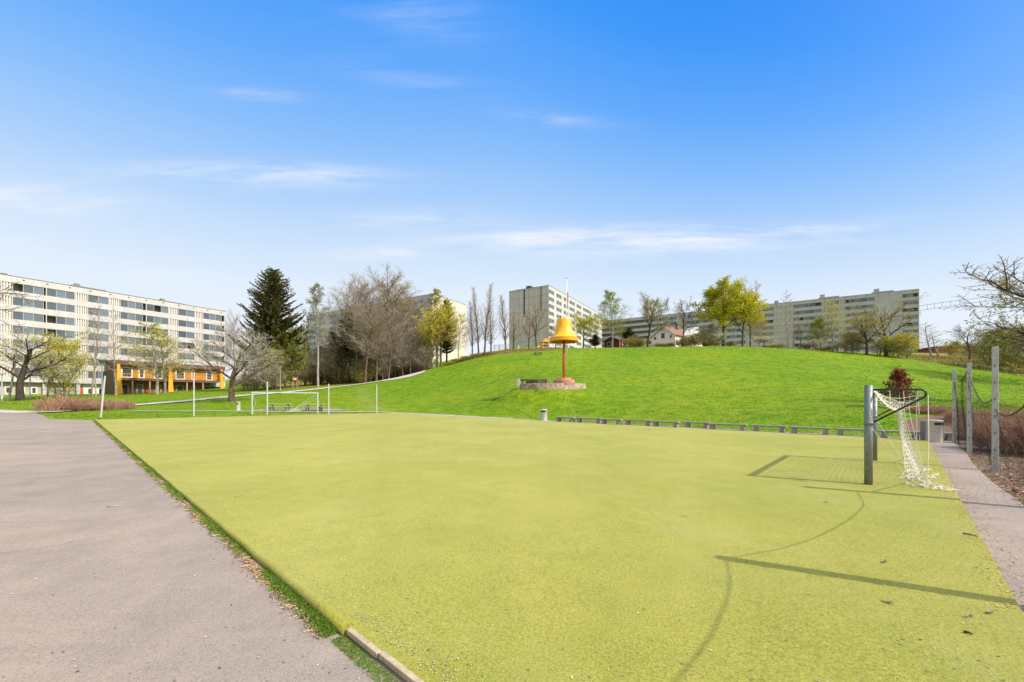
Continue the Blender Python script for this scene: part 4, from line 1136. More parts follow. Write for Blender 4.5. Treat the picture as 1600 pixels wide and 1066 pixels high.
scatter_mesh('needle_litter', M['litter'], needle, 5200, label='line of dry brown needles on the asphalt beside the turf edge', cat='litter')
def fleck(i):
    px_, py_ = rr.uniform(-50, 1600), 660+rr.random()**1.2*420
    p = gp(px_, py_)
    on = poly_dist(np.array([p[0]]), np.array([p[1]]), pitch_poly)[0] < -.05
    z = plane(p[0], p[1])+(.05 if on else .005)
    s = rr.uniform(.004, .012)*(1+.05*p[1]); a = rr.uniform(0, 6.28); e = rr.uniform(.3, .9)
    return [(p[0]+math.cos(a+k*1.57)*s*(1 if k % 2 else e), p[1]+math.sin(a+k*1.57)*s*(1 if k % 2 else e), z+rr.random()*.004) for k in range(4)]
scatter_mesh('leaf_flecks', M['fleck'], fleck, 800, label='tiny pale flecks scattered over turf and asphalt', cat='litter')
def gvl(i):
    t = rr.uniform(-1.6, 9) if i % 3 else rr.uniform(-1.6, .1)
    p = np.array(e1)-ev*(t/el)-sd*(.10+abs(rr.gauss(0, .05 if t > 0 else .12)))
    s = rr.uniform(.002, .0055); a = rr.uniform(0, 6.28); z = plane(p[0], p[1])+.048
    return [(p[0]+math.cos(a+k*1.57)*s, p[1]+math.sin(a+k*1.57)*s, z+rr.random()*.006) for k in range(4)]
scatter_mesh('edge_gravel', M['fleck'], gvl, 1500, label='fine gravel along the inner margin of the turf edge', cat='gravel')
def dleaf(i):
    px_ = rr.uniform(1490, 1750); py_ = rr.uniform(690, 900)
    p = gp(px_, py_)
    if poly_dist(np.array([p[0]]), np.array([p[1]]), flat_poly)[0] < -.12*rr.random(): return None
    s = rr.uniform(.02, .055); a = rr.uniform(0, 6.28); z = max(Hg(p[0], p[1]), plane(p[0], p[1])-.03)+.01; ti = rr.uniform(-.5, .5)
    return [(p[0]+math.cos(a+k*1.57)*s*(1 if k % 2 else .55), p[1]+math.sin(a+k*1.57)*s*(1 if k % 2 else .55), z+.03*rr.random()+ti*s*(1 if k == 1 else 0)) for k in range(4)]
scatter_mesh('leaf_litter', M['dry_leaf'], dleaf, 7000, label='brown dry leaves covering the earth beside the right path', cat='leaf litter')
def pleaf(i):
    t = rr.random()**.7; p = np.array(Rc)*(1-t)+np.array(e2)*t
    o = rr.gauss(.05, .12); p = p+np.array((.72, -.69, 0))*o
    s = rr.uniform(.006, .018); a = rr.uniform(0, 6.28); z = plane(p[0], p[1])+(.052 if o < 0 else .008)
    return [(p[0]+math.cos(a+k*1.57)*s, p[1]+math.sin(a+k*1.57)*s*.6, z+.006*rr.random()) for k in range(4)]
scatter_mesh('edge_litter', M['litter'], pleaf, 1800, label='dry crumbs along the right edge of the turf', cat='litter')
# individual leaves and sticks that one can point at
for px_, py_, s, mt, lab in ((1382,886,.035,'dry_leaf','curled brown leaf on the turf below the net post shadow tip line'), (1389,951,.04,'dry_leaf','brown leaf on the turf below the long post shadow'),
      (1516,974,.022,'fleck','small pale leaf left of the white one near the right turf edge'), (1548,968,.035,'fleck','white leaf on the turf near the lower right corner'), (1290,790,.03,'dry_leaf','dark leaf on the turf in front of the goal'), (1068,812,.03,'litter','light brown leaf left of the curved net shadow')):
    p = gp(px_, py_); m = MB(); a = rr.uniform(0, 6.28)
    ring_ = [(math.cos(q)*s*(1.0), math.sin(q)*s*.55, .012+.012*abs(math.cos(q))) for q in np.linspace(0, 2*PI, 11)[:-1]]
    m.add([(0, 0, .004)]+ring_, [(0, 1+i, 1+(i+1) % 10) for i in range(10)])
    o = m.build('fallen_leaf', M[mt]); o.location = (p[0], p[1], p[2]+.047); o.rotation_euler = (.1, 0, a); tag(o, lab, 'leaf')
for (xa, ya), (xb, yb), on, lab, mt in (((1505,840),(1528,845),1,'dark stick lying at the right turf edge','bark'), ((166,793),(186,791),0,'pale straight stick lying on the left asphalt','plank'), ((367,781),(378,778),1,'short pale stick on the turf near its left edge','plank'), ((1506,999),(1520,1003),1,'thin dark twig on the turf in the lower right corner','bark_dark')):
    p, q = Vector(gp(xa, ya)), Vector(gp(xb, yb)); z = Vector((0, 0, .055 if on else .012))
    m = MB(); m.tube([p+z, (p+q)/2+z+Vector((.004, .006, .004)), q+z], [.009, .008, .005], 6); tag(m.build('stick', M[mt]), lab, 'stick')

# ------------------------------------------------------------------ vegetation
def nrm(v): return v/(np.linalg.norm(v)+1e-9)
def perp(d, az):
    u = np.array((0., 0, 1)) if abs(d[2]) < .9 else np.array((1., 0, 0))
    a = nrm(np.cross(d, u)); b = np.cross(d, a)
    return a*math.cos(az)+b*math.sin(az)
class Tree:
    def __init__(s, seed):
        s.rng = random.Random(seed); s.wood = []; s.twigs = []; s.leaf = []
    def limb(s, p, d, L, r, seg, jit, trop, taper=.4):
        n = max(2, int(L/seg)); P = [p.copy()]; D = []
        for i in range(n):
            d = nrm(d+np.array([s.rng.gauss(0, jit) for _ in range(3)])+np.array((0, 0, trop)))
            p = p+d*(L/n); P.append(p.copy()); D.append(d)
        rr_ = [r*(1-(1-taper)*i/n) for i in range(n+1)]
        return P, D, rr_
    def grow(s, p, d, L, r, lvl, par):
        q = par[lvl]; last = lvl == len(par)-1
        P, D, rr_ = s.limb(p, d, L, r, q['seg'], q['jit'], q['trop'], q.get('taper', .4))
        (s.wood if lvl < len(par)-2 else s.twigs).append((P, rr_, 6 if lvl == 0 else 5 if lvl == 1 else 3))
        n = len(P)-1
        if last:
            for _ in range(q.get('leaves', 0)):
                t = s.rng.random()**.7; i = min(n-1, int(t*n))
                s.leaf.append((P[i]+(P[i+1]-P[i])*s.rng.random()+np.array([s.rng.gauss(0, q.get('spread', .12)) for _ in range(3)]), q.get('size', .15)*s.rng.uniform(.6, 1.3)))
            return
        az = s.rng.random()*6.28; nc_ = q['n']
        for k in range(nc_):
            t = q['t0']+(1-q['t0'])*((k+s.rng.random()*.8)/nc_)
            t = min(t, .999); i = int(t*n); f = t*n-i
            az += 2.4+s.rng.uniform(-.4, .4)
            ang = R(q['ang']+s.rng.gauss(0, q.get('dang', 8)))
            dd = D[i]*math.cos(ang)+perp(D[i], az)*math.sin(ang)
            prof = q.get('prof', lambda t: 1-.35*t)(t)
            l2 = L*q['len']*prof*s.rng.uniform(.75, 1.2)
            r2 = max(rr_[i]*q.get('rr', .55)*min(1, .45+.6*prof), q.get('rmin', .012))
            s.grow(P[i]+(P[i+1]-P[i])*f, dd, l2, r2, lvl+1, par)
def tubes_mesh(name, tubes, mat, parent=None):
    V = []; Fa = []; n0 = 0
    for P, rr_, sd_ in tubes:
        P = np.array(P); n = len(P)
        d = np.gradient(P, axis=0); d /= (np.linalg.norm(d, axis=1)[:, None]+1e-9)
        u = np.array((0., 0, 1)) if abs(d[0][2]) < .8 else np.array((1., 0.2, 0))
        a = np.cross(d, u); a /= (np.linalg.norm(a, axis=1)[:, None]+1e-9); b = np.cross(d, a)
        t = np.arange(sd_)*2*PI/sd_; rad = np.array(rr_)[:, None, None]
        v = P[:, None, :]+rad*(a[:, None, :]*np.cos(t)[None, :, None]+b[:, None, :]*np.sin(t)[None, :, None])
        V.append(v.reshape(-1, 3))
        i = np.arange(n-1)[:, None]*sd_; k = np.arange(sd_)[None]; k2 = (k+1) % sd_
        Fa.append((np.stack([i+k, i+k2, i+sd_+k2, i+sd_+k], -1)+n0).reshape(-1, 4)); n0 += n*sd_
    return quads_mesh(name, np.concatenate(V), np.concatenate(Fa), mat, True)
def quads_mesh(name, V, Fa, mat, smooth=False):
    me = bpy.data.meshes.new(name)
    me.vertices.add(len(V)); me.vertices.foreach_set('co', V.astype(np.float32).ravel())
    me.loops.add(Fa.size); me.loops.foreach_set('vertex_index', Fa.astype(np.int32).ravel())
    me.polygons.add(len(Fa)); me.polygons.foreach_set('loop_start', np.arange(0, Fa.size, 4, dtype=np.int32))
    me.polygons.foreach_set('use_smooth', np.full(len(Fa), smooth))
    me.materials.append(mat); me.update(calc_edges=True); me.validate()
    return me
def leaves_mesh(name, leaves, mat, seed, flat=.6):
    rs_ = np.random.RandomState(seed); n = len(leaves)
    P = np.array([l[0] for l in leaves]); S = np.array([l[1] for l in leaves])
    a = rs_.normal(size=(n, 3)); a /= np.linalg.norm(a, axis=1)[:, None]
    b = rs_.normal(size=(n, 3)); b -= a*(a*b).sum(1)[:, None]; b /= np.linalg.norm(b, axis=1)[:, None]
    s = S[:, None]
    V = np.stack([P-a*s, P+b*s*flat, P+a*s, P-b*s*flat], 1).reshape(-1, 3)
    return quads_mesh(name, V, np.arange(4*n).reshape(n, 4), mat)
PROTO = {}
def proto(key, seed, start, par, bark, twig, leaf=None, trunkL=None, r0=.25, lean=(0, 0, 1), stems=1):
    T = Tree(seed)
    for k in range(stems):
        d = nrm(np.array(lean)+np.array([T.rng.gauss(0, .12 if stems > 1 else .02), T.rng.gauss(0, .12 if stems > 1 else .02), 0]))
        off = np.array((T.rng.gauss(0, .3), T.rng.gauss(0, .3), 0)) if stems > 1 else np.zeros(3)
        T.grow(np.array((0., 0, -.3))+off, d, start, r0*(1 if k == 0 else .7), 0, par)
    return finish(key, T, bark, twig, leaf, seed)
def finish(key, T, bark, twig, leaf, seed, flat=.6):
    allp = np.concatenate([np.array(P) for P, _, _ in T.twigs]+([np.array([l[0] for l in T.leaf])] if T.leaf else []))
    top = np.percentile(allp[:, 2], 99.7)
    wid = np.percentile(np.hypot(allp[:, 0], allp[:, 1]), 96)
    trunk = tubes_mesh('trunk', T.wood, M[bark]); 
    tw = tubes_mesh('branches', T.twigs, M[twig]) if T.twigs else None
    lv = leaves_mesh('leaves', T.leaf, M[leaf], seed, flat) if (leaf and T.leaf) else None
    PROTO[key] = (trunk, tw, lv, top, wid); return PROTO[key]
LV = lambda t: 1-.35*t
def round_par(leaves=0, size=.16, n1=8, n2=6, n3=7, ang0=42, spread=.14, droop=0.0, n4=4):
    return [dict(seg=.4, jit=.05, trop=.02, n=n1, t0=.34, ang=ang0, len=.70, rr=.60, taper=.35, prof=lambda t: 1.05-.45*t),
            dict(seg=.35, jit=.10, trop=.05, n=n2+1, t0=.2, ang=40, len=.58, rr=.55, rmin=.016),
            dict(seg=.3, jit=.12, trop=.03, n=n3, t0=.12, ang=40, len=.52, rr=.55, rmin=.010),
            dict(seg=.25, jit=.14, trop=.02-droop, n=n4, t0=.12, ang=38, len=.58, rr=.7, rmin=.0065, taper=.5),
            dict(seg=.2, jit=.15, trop=.01-droop, leaves=leaves, size=size, spread=spread, taper=.4)]
def colum_par(leaves=0, size=.14, n1=26, ang=34, ln=.26, t0=.25, n2=8, n3=4, trop=.05, droop=0, spread=.12, rm=.010, pw=1.0):
    return [dict(seg=.8, jit=.018, trop=.03, n=n1, t0=t0, ang=ang, len=ln, rr=.38, rmin=.03, taper=.12, prof=lambda t: (1.15-t)**pw*(.55+.9*min(1, (t-t0+.12)*3)), dang=9),
            dict(seg=.45, jit=.08, trop=trop, n=n2, t0=.12, ang=35, len=.42, rr=.6, rmin=.018, taper=.3),
            dict(seg=.35, jit=.12, trop=trop*.6-droop, n=n3, t0=.15, ang=34, len=.6, rr=.7, rmin=rm, taper=.45),
            dict(seg=.3, jit=.14, trop=.01-droop, leaves=leaves, size=size, spread=spread, taper=.45)]
def conifer(key, seed, H, Rm, mat='needle', step=.34, up=.12, t_low=.12):
    T = Tree(seed); rg = T.rng
    T.wood.append(([np.array((0, 0, -.3)), np.array((0., 0, H*.5)), np.array((0., 0, H*.98))], [H*.02, H*.012, .03], 8))
    z = H*t_low; az = 0
    while z < H*.985:
        t = z/H; Lb = Rm*min(1, (1-t)**.62*1.22)*min(1, .65+(t-t_low)*3)
        nb = 7 if t < .7 else 6
        for b in range(nb):
            az += 6.28/nb+rg.uniform(-.3, .3)
            L = Lb*rg.uniform(.55, 1.2)+.25
            d = nrm(np.array((math.cos(az), math.sin(az), .05+up*t*4+rg.uniform(-.12, .12))))
            P, D, r_ = T.limb(np.array((0, 0, z+rg.uniform(-.2, .2))), d, L, .05*(1-t)+.02, .4, .04, .03+up*.25, .3)
            T.twigs.append((P, r_, 3))
            m_ = max(3, int(L/.22))
            for q in range(m_):
                f = .12+.88*q/m_; i = min(len(D)-1, int(f*len(D))); pp = P[i]+(P[i+1]-P[i])*(f*len(D)-i)
                for sgn in (-1, 1):
                    side = nrm(np.cross(D[i], (0, 0, 1)))*sgn
                    dd = nrm(D[i]*.75+side*.7+np.array((0, 0, rg.uniform(-.25, .1)))); ll = (.30+.35*L*.3*(1-f))*rg.uniform(.7, 1.2)
                    T.leaf.append((pp, dd, ll))
            T.leaf.append((P[-1], D[-1], .35))
        z += step*(1-.35*t)
    for k in range(5): T.leaf.append((np.array((0, 0, H*.97)), nrm(np.array((rg.gauss(0, .3), rg.gauss(0, .3), 1))), .6))
    # sprays: three crossing elongated quads each
    rs_ = np.random.RandomState(seed); V = []
    for p, d, l in T.leaf:
        for k in range(3):
            w = nrm(np.cross(d, rs_.normal(size=3)))*l*.20
            o = rs_.normal(size=3)*.05; d2 = nrm(d+rs_.normal(size=3)*.22)
            V += [p+o-w*.4, p+o+d2*l*.45-w, p+o+d2*l, p+o+d2*l*.5+w]
    V = np.array(V)
    allp = V; top = allp[:, 2].max(); wid = np.percentile(np.hypot(allp[:, 0], allp[:, 1]), 97)
    PROTO[key] = (tubes_mesh('trunk', T.wood, M['bark_dark']), tubes_mesh('branches', T.twigs, M['bark_dark']), quads_mesh('needles', V, np.arange(len(V)).reshape(-1, 4), M[mat]), top, wid)
def shrub(key, seed, n, H, spreadR, twig, leaf=None, leaves=0, size=.1, r=.011, arch=.0, n2=7, n3=3):
    T = Tree(seed); rg = T.rng
    par = [dict(seg=.25, jit=.09, trop=.03-arch, n=n2, t0=.15, ang=30, len=.5, rr=.7, rmin=r*.8, taper=.4, prof=lambda t: 1.1-.5*t),
           dict(seg=.2, jit=.12, trop=.03, n=n3, t0=.15, ang=32, len=.55, rr=.8, rmin=r*.65, taper=.5),
           dict(seg=.15, jit=.14, trop=.02, leaves=leaves, size=size, spread=.06, taper=.5)]
    for k in range(n):
        a = rg.random()*6.28; q = math.sqrt(rg.random())*spreadR
        d = nrm(np.array((math.cos(a)*q*.5/spreadR+rg.gauss(0, .22), math.sin(a)*q*.5/spreadR+rg.gauss(0, .22), 1)))
        T.grow(np.array((math.cos(a)*q, math.sin(a)*q, -.05)), d, H*rg.uniform(.65, 1.0)*(1-.3*q/spreadR), r, 0, par)
    allp = np.concatenate([np.array(P) for P, _, _ in T.twigs])
    top = np.percentile(allp[:, 2], 99.5); wid = np.percentile(np.hypot(allp[:, 0], allp[:, 1]), 96)
    PROTO[key] = (tubes_mesh('stems', T.wood+T.twigs, M[twig]), None, leaves_mesh('leaves', T.leaf, M[leaf], seed) if leaf and T.leaf else None, top, wid)

# prototypes
proto('maple_full', 11, 5.0, round_par(8, .075, 10, 6, 7, 50, .11), 'bark_dark', 'twig_brown', 'leaf_yellow', r0=.15)
proto('maple_full2', 12, 5.0, round_par(7, .075, 10, 6, 6, 46, .12), 'bark', 'twig_brown', 'leaf_yellow', r0=.14)
proto('maple_gold', 13, 4.5, round_par(3, .072, 9, 6, 6, 38, .11), 'bark', 'twig_brown', 'leaf_gold', r0=.12)
proto('maple_sparse', 14, 4.5, round_par(1, .05, 8, 6, 6, 48, .10), 'bark_dark', 'twig_grey', 'leaf_yellow', r0=.15)
proto('maple_sparse2', 19, 4.5, round_par(2, .055, 8, 6, 6, 44, .10), 'bark_dark', 'twig_brown', 'leaf_olive', r0=.14)
proto('olive_round', 15, 4.5, round_par(3, .045, 9, 6, 8, 46, .08), 'bark_dark', 'twig_dark', 'leaf_olive', r0=.15)
proto('twiggy_big', 18, 4.5, round_par(1, .028, 8, 6, 7, 48, .04), 'bark_dark', 'twig_dark', 'leaf_olive', r0=.15)
proto('bare_round', 16, 4.2, round_par(1, .035, 10, 7, 8, 54, .06, n4=5), 'bark', 'twig_grey', 'leaf_silver', r0=.17)
proto('bare_dark', 17, 4.5, round_par(0, 0, 8, 6, 8, 40, n4=5), 'bark_dark', 'twig_dark', None, r0=.13)
proto('alder', 21, 15, colum_par(0, 0, 34, 40, .25, .30, 13, 7, pw=.45), 'bark', 'twig_brown', None, r0=.17)
proto('alder2', 22, 15, colum_par(0, 0, 32, 44, .28, .22, 13, 7, pw=.45), 'bark', 'twig_grey', None, r0=.16)
proto('alder_brown', 23, 15, colum_par(0, 0, 34, 38, .24, .34, 13, 7, pw=.45), 'bark', 'twig_brown', None, r0=.16)
proto('poplar', 24, 15, colum_par(0, 0, 34, 22, .24, .15, 7, 4, .10), 'bark', 'twig_grey', None, r0=.18)
proto('birch', 25, 14, colum_par(0, 0, 28, 46, .20, .28, 7, 4, .0, .05), 'bark_birch', 'twig_grey', None, r0=.14)
proto('birch_silver', 26, 14, colum_par(3, .09, 30, 44, .20, .42, 8, 5, .0, .05, .14), 'bark_birch', 'twig_grey', 'leaf_silver', r0=.16)
proto('birch_green', 27, 14, colum_par(5, .085, 34, 46, .27, .18, 9, 5, .0, .05, .14), 'bark_birch', 'twig_brown', 'leaf_green', r0=.16)
proto('birch_yellow', 28, 12, colum_par(2, .085, 26, 48, .30, .22, 9, 5, .02, .02, .14), 'bark_birch', 'twig_grey', 'leaf_yellow', r0=.14)
proto('young_green', 29, 9, colum_par(3, .11, 22, 40, .34, .15, 7, 4, .04, .0, .14), 'bark', 'twig_brown', 'leaf_green', r0=.10, stems=2)
proto('blossom', 30, 3.0, round_par(5, .055, 8, 6, 6, 50, .08), 'bark', 'twig_grey', 'leaf_pale', r0=.08)
proto('brush_bare', 31, 8, colum_par(0, 0, 24, 42, .34, .1, 7, 4, .05), 'bark', 'twig_brown', None, r0=.08, stems=3)
proto('brush_green', 32, 6, colum_par(4, .07, 20, 46, .42, .08, 8, 4, .04, 0, .12, .007), 'bark', 'twig_brown', 'leaf_green', r0=.05, stems=3)
proto('brush_yellow', 33, 5, colum_par(4, .07, 18, 48, .48, .06, 8, 4, .04, 0, .12, .007), 'bark', 'twig_brown', 'leaf_olive', r0=.045, stems=3)
conifer('fir', 41, 20, 5.6, 'needle', .42, .10, .14)
conifer('spruce', 42, 16, 2.6, 'needle2', .4, .03, .08)
conifer('pine_small', 43, 12, 3.0, 'needle', .4, .10, .2)
shrub('red_hedge', 51, 150, 1.25, .95, 'twig_red', r=.007, n2=9, n3=4)
shrub('red_hedge2', 52, 150, 1.2, .95, 'twig_red', r=.007, n2=9, n3=4)
shrub('brown_mound', 53, 130, 1.5, 1.5, 'twig_red', r=.014, arch=.03, n2=7, n3=4)
shrub('straw_bush', 54, 60, 1.6, 1.2, 'twig_straw', 'leaf_olive', 1, .07, r=.014)
proto('copper', 55, 2.0, [dict(seg=.2, jit=.02, trop=.03, n=38, t0=.06, ang=50, len=.46, rr=.5, rmin=.006, taper=.2, prof=lambda t: 1.12-t), dict(seg=.12, jit=.08, trop=.04, n=7, t0=.1, ang=36, len=.4, rr=.6, rmin=.004), dict(seg=.1, jit=.1, trop=0, leaves=8, size=.05, spread=.06)], 'bark_dark', 'twig_dark', 'leaf_red', r0=.03)
for k, v in PROTO.items(): print('proto', k, 'top %.1f wid %.1f' % (v[3], v[4]), [len(m.polygons) if m else 0 for m in v[:3]])

used = set()
rt = random.Random(77)
def plant(key, px_, D, ytop, wpx, label, cat='tree', name='tree', group=None, leaf=None, twig=None, zoff=0, rz=None, lean=0):
    tr, tw, lv, top, wid = PROTO[key]
    p = ground(px_, D)
    h = max(.4, CAMZ+(HY-ytop)/F*D-p[2]); w = wpx*D/F/2
    t = thing(name, label, cat, (p[0], p[1], p[2]+zoff), rt.uniform(0, 6.28) if rz is None else rz, group)
    t.rotation_euler.x = lean
    t.scale = (w/wid, w/wid, h/top)
    for nm, me_, ov_ in (('trunk' if tw else 'stems', tr, None), ('branches', tw, twig), ('crown' if lv else '', lv, leaf)):
        if not me_: continue
        o = bpy.data.objects.new(nm, me_); col.objects.link(o); o.parent = t
        if ov_:
            o.material_slots[0].link = 'OBJECT'; o.material_slots[0].material = M[ov_]
    return t
# --- left
plant('maple_sparse', 32, 70, 506, 150, 'old maple with thick crooked trunk and yellow buds before the left block', name='maple_tree', rz=1.0)
plant('birch', 14, 72, 498, 62, 'thin bare tree at the left edge beside the crooked maple', name='bare_tree')
plant('blossom', 74, 76, 548, 54, 'pale blossoming young tree between the crooked maple and the sapling frame', name='blossom_tree')
plant('brush_yellow', 97, 80, 530, 62, 'leafy yellow green tree above the sapling frame', name='tree', leaf='leaf_yellow')
plant('birch', 143, 86, 468, 50, 'left trunk of the slim birch pair before the white block', name='birch_tree')
plant('birch', 150, 85, 478, 42, 'right trunk of the slim birch pair before the white block', name='birch_tree')
plant('birch', 181, 88, 478, 48, 'slim bare birch at the left corner of the orange nursery', name='birch_tree')
plant('birch_yellow', 246, 92, 506, 95, 'budding yellow green birch before the orange nursery, left of two', name='birch_tree')
plant('birch_yellow', 258, 93, 520, 80, 'budding yellow green birch before the orange nursery, right of two', name='birch_tree', rz=2)
plant('bare_round', 363, 54, 508, 138, 'wide bare grey tree with stout trunk before the far goal', name='bare_tree', rz=.6)
plant('alder2', 369, 125, 486, 40, 'faint bare tree rising behind the wide grey tree', name='bare_tree')
plant('alder2', 345, 128, 520, 40, 'small bare tree at the right end of the white block', name='bare_tree')
# --- wood
plant('fir', 427, 96, 417, 92, 'tall dark fir towering over the left woodland edge', name='fir_tree')
plant('birch_silver', 497, 90, 444, 42, 'slender silvery birch standing clear between fir and alders', name='birch_tree')
GW = 'bare trees of the woodland strip'
plant('young_green', 448, 94, 522, 52, 'light green young tree below the right side of the fir', name='young_tree')
plant('young_green', 466, 98, 512, 40, 'taller light green young tree right of the fir', name='young_tree')
plant('young_green', 430, 90, 545, 50, 'low light green young tree under the fir', name='young_tree', leaf='leaf_olive')
plant('spruce', 477, 108, 515, 18, 'thin dark spruce spire between fir and silvery birch', name='spruce_tree')
plant('pine_small', 519, 118, 516, 44, 'dark pine behind the silvery birch', name='pine_tree')
plant('spruce', 546, 104, 488, 52, 'dark spruce at the left side of the tall alders', name='spruce_tree', leaf='needle')
for px_, D, yt, w, key, lab in ((541,106,438,52,'alder2','leftmost tall grey alder of the woodland crown'), (557,100,430,56,'alder','tall alder with pale trunk left in the woodland crown'), (577,108,425,62,'alder2','tall alder in the middle of the woodland crown'),
     (598,104,423,66,'alder_brown','tallest brown alder of the woodland crown'), (616,108,436,58,'alder','tall brown alder right in the woodland crown'), (634,112,455,54,'alder_brown','brown alder before the left part of the half hidden block'),
     (650,114,462,46,'alder2','rightmost alder before the half hidden block'), (570,96,470,44,'alder_brown','shorter brown alder at the front of the wood'), (588,98,480,50,'alder','short alder near the dark stump at the front of the wood'), (607,100,470,50,'alder2','front alder with low side branches at the right of the wood')):
    plant(key, px_, D, yt, w*1.4, lab, name='alder_tree')
for i, px_ in enumerate((400, 412, 484, 492, 499, 506, 511, 516, 522, 527, 532, 536, 542, 548, 554, 560, 566, 571, 577, 583, 589, 594, 600, 605, 612, 618, 624, 630, 636, 642, 649, 655, 663)):
    D = 100+(i*7) % 17; yt = (552, 540, 556, 545, 538, 560)[i % 6]-(18 if px_ > 600 else 0)
    plant(('brush_bare', 'alder_brown', 'brush_bare', 'alder2')[i % 4], px_, D, yt, 44, 'slim bare tree in the brown woodland between the fir and the half hidden block', name='bare_tree', group=GW)
for i, px_ in enumerate((440, 458, 475, 488, 503, 520)):
    plant('brush_green', px_, 104+(i*5) % 9, 560-(i % 3)*6, 40, 'green leafing bush in the undergrowth between the fir and the alders', 'bush', 'bush', 'green undergrowth bushes of the wood')
for i, px_ in enumerate((395, 410, 425, 381)):
    plant('brush_bare', px_, 88, 575+(i % 2)*8, 50, 'bare brown bush under the fir behind the wide grey tree', 'bush', 'bush', 'brown bushes under the fir')
for i, px_ in enumerate(range(482, 668, 11)):
    plant('straw_bush' if i % 3 else 'brush_bare', px_, 101+(i*7) % 8+(6 if px_ > 600 else 0), (578, 570, 574, 566)[i % 4]-(px_-480)*.07, 30+(i % 3)*6, 'low straw coloured bush at the foot of the bare woodland trees', 'bush', 'bush', 'straw coloured undergrowth of the wood')
# --- middle
plant('maple_gold', 689, 104, 470, 68, 'bright golden yellow maple before the sunlit cream gable', name='maple_tree', rz=.3)
plant('pine_small', 698, 110, 466, 34, 'dark green conifer inside the golden maple', name='pine_tree', leaf='needle2')
plant('birch_silver', 683, 112, 452, 38, 'pale feathery tree at the top of the cream gable corner', name='birch_tree', leaf='leaf_olive')
plant('brush_yellow', 668, 108, 500, 44, 'olive green tree at the left of the golden maple', name='tree', leaf='leaf_yellow')
plant('birch_yellow', 716, 106, 490, 42, 'thin yellow budded tree at the right of the golden maple', name='tree', leaf='leaf_gold')
for px_, D, yt, w, lab in ((738,96,468,28,'left bare poplar of the poplar row on the crest'), (748,98,446,30,'second bare poplar of the poplar row on the crest'), (757,95,442,34,'tallest bare poplar of the poplar row on the crest'), (767,99,475,30,'right low bare poplar of the poplar row on the crest'),
      (790,94,458,36,'bare tree just left of the grey panelled block'), (802,98,476,30,'small bare tree against the left of the grey end wall')):
    plant('poplar', px_, D, yt, w, lab, name='poplar_tree')
plant('bare_dark', 838, 92, 470, 56, 'bare dark trunked tree before the grey end wall', name='bare_tree', twig='twig_brown')
plant('bare_dark', 826, 95, 484, 36, 'smaller bare tree left of the dark trunked tree', name='bare_tree', twig='twig_brown')
plant('bare_dark', 868, 98, 505, 40, 'bare brown tree behind the left of the bell', name='bare_tree', twig='twig_brown')
plant('maple_gold', 911, 93, 487, 54, 'yellow maple right of the bell before the grey block', name='maple_tree', leaf='leaf_yellow')
plant('birch_green', 957, 95, 455, 54, 'light green birch by the red cabin', name='birch_tree')
plant('spruce', 981, 100, 512, 34, 'small dark evergreen right of the red cabin', name='spruce_tree', leaf='needle')
plant('pine_small', 930, 97, 522, 22, 'low dark evergreen left of the red cabin', name='pine_tree')
plant('olive_round', 1012, 92, 462, 68, 'round crowned budding tree before the white house gable', name='tree', rz=.4)
plant('bare_dark', 1067, 93, 461, 50, 'bare dark tree right of the white house', name='bare_tree', rz=2)
plant('maple_full', 1130, 92, 441, 90, 'large round yellow green maple on the crest', name='maple_tree', rz=1.2)
plant('maple_full2', 1160, 95, 460, 66, 'yellow green maple overlapping the large maple on its right', name='maple_tree')
plant('maple_sparse2', 1172, 100, 444, 34, 'sparse tree top rising behind the right maple', name='tree')
plant('birch_green', 1187, 97, 490, 40, 'light green thin tree right of the maples', name='birch_tree', leaf='leaf_olive')
plant('blossom', 1106, 93, 506, 46, 'white blossoming tree left of the large maple trunk', name='blossom_tree')
plant('blossom', 1123, 91, 520, 34, 'small white blossoming tree under the large maple', name='blossom_tree')
plant('blossom', 1195, 92, 525, 34, 'white blossoming bush right of the maples', name='blossom_tree')
plant('birch', 1231, 88, 452, 38, 'tall bare birch before the middle of the long block', name='birch_tree')
plant('birch', 1239, 90, 490, 36, 'shorter bare birch right of the tall bare birch', name='birch_tree')
plant('bare_dark', 1250, 89, 500, 28, 'small bare tree right of the two birches', name='bare_tree', twig='twig_brown')
plant('brush_green', 1276, 86, 498, 36, 'dark green and yellow tree before the long block', name='tree', leaf='leaf_green')
plant('birch_yellow', 1301, 84, 470, 48, 'slim yellow budded tree before the long block', name='birch_tree')
plant('blossom', 1270, 84, 530, 26, 'small white blossoming bush before the long block', name='blossom_tree')
plant('blossom', 1308, 82, 535, 26, 'white blossoming bush right of the slim yellow tree', name='blossom_tree')
plant('brush_bare', 1325, 83, 522, 40, 'brown bare thicket left of the spreading tree', name='bush', cat='bush')
plant('brush_yellow', 1338, 80, 518, 36, 'olive bush left of the spreading tree', name='bush', cat='bush')
plant('maple_sparse2', 1354, 77, 486, 72, 'spreading budding tree with leaning trunk, left of two', name='maple_tree', rz=.2)
plant('maple_sparse', 1384, 78, 466, 84, 'spreading budding tree before the right end of the long block', name='maple_tree', rz=2.4, leaf='leaf_olive')
plant('brush_yellow', 1398, 76, 524, 50, 'yellow green bush below the spreading tree', name='bush', cat='bush', leaf='leaf_yellow')
plant('brush_yellow', 1420, 74, 520, 48, 'yellow green bush at the right end of the long block', name='bush', cat='bush', leaf='leaf_yellow')
plant('brush_bare', 1375, 78, 530, 40, 'brown bare bush under the spreading tree', name='bush', cat='bush')
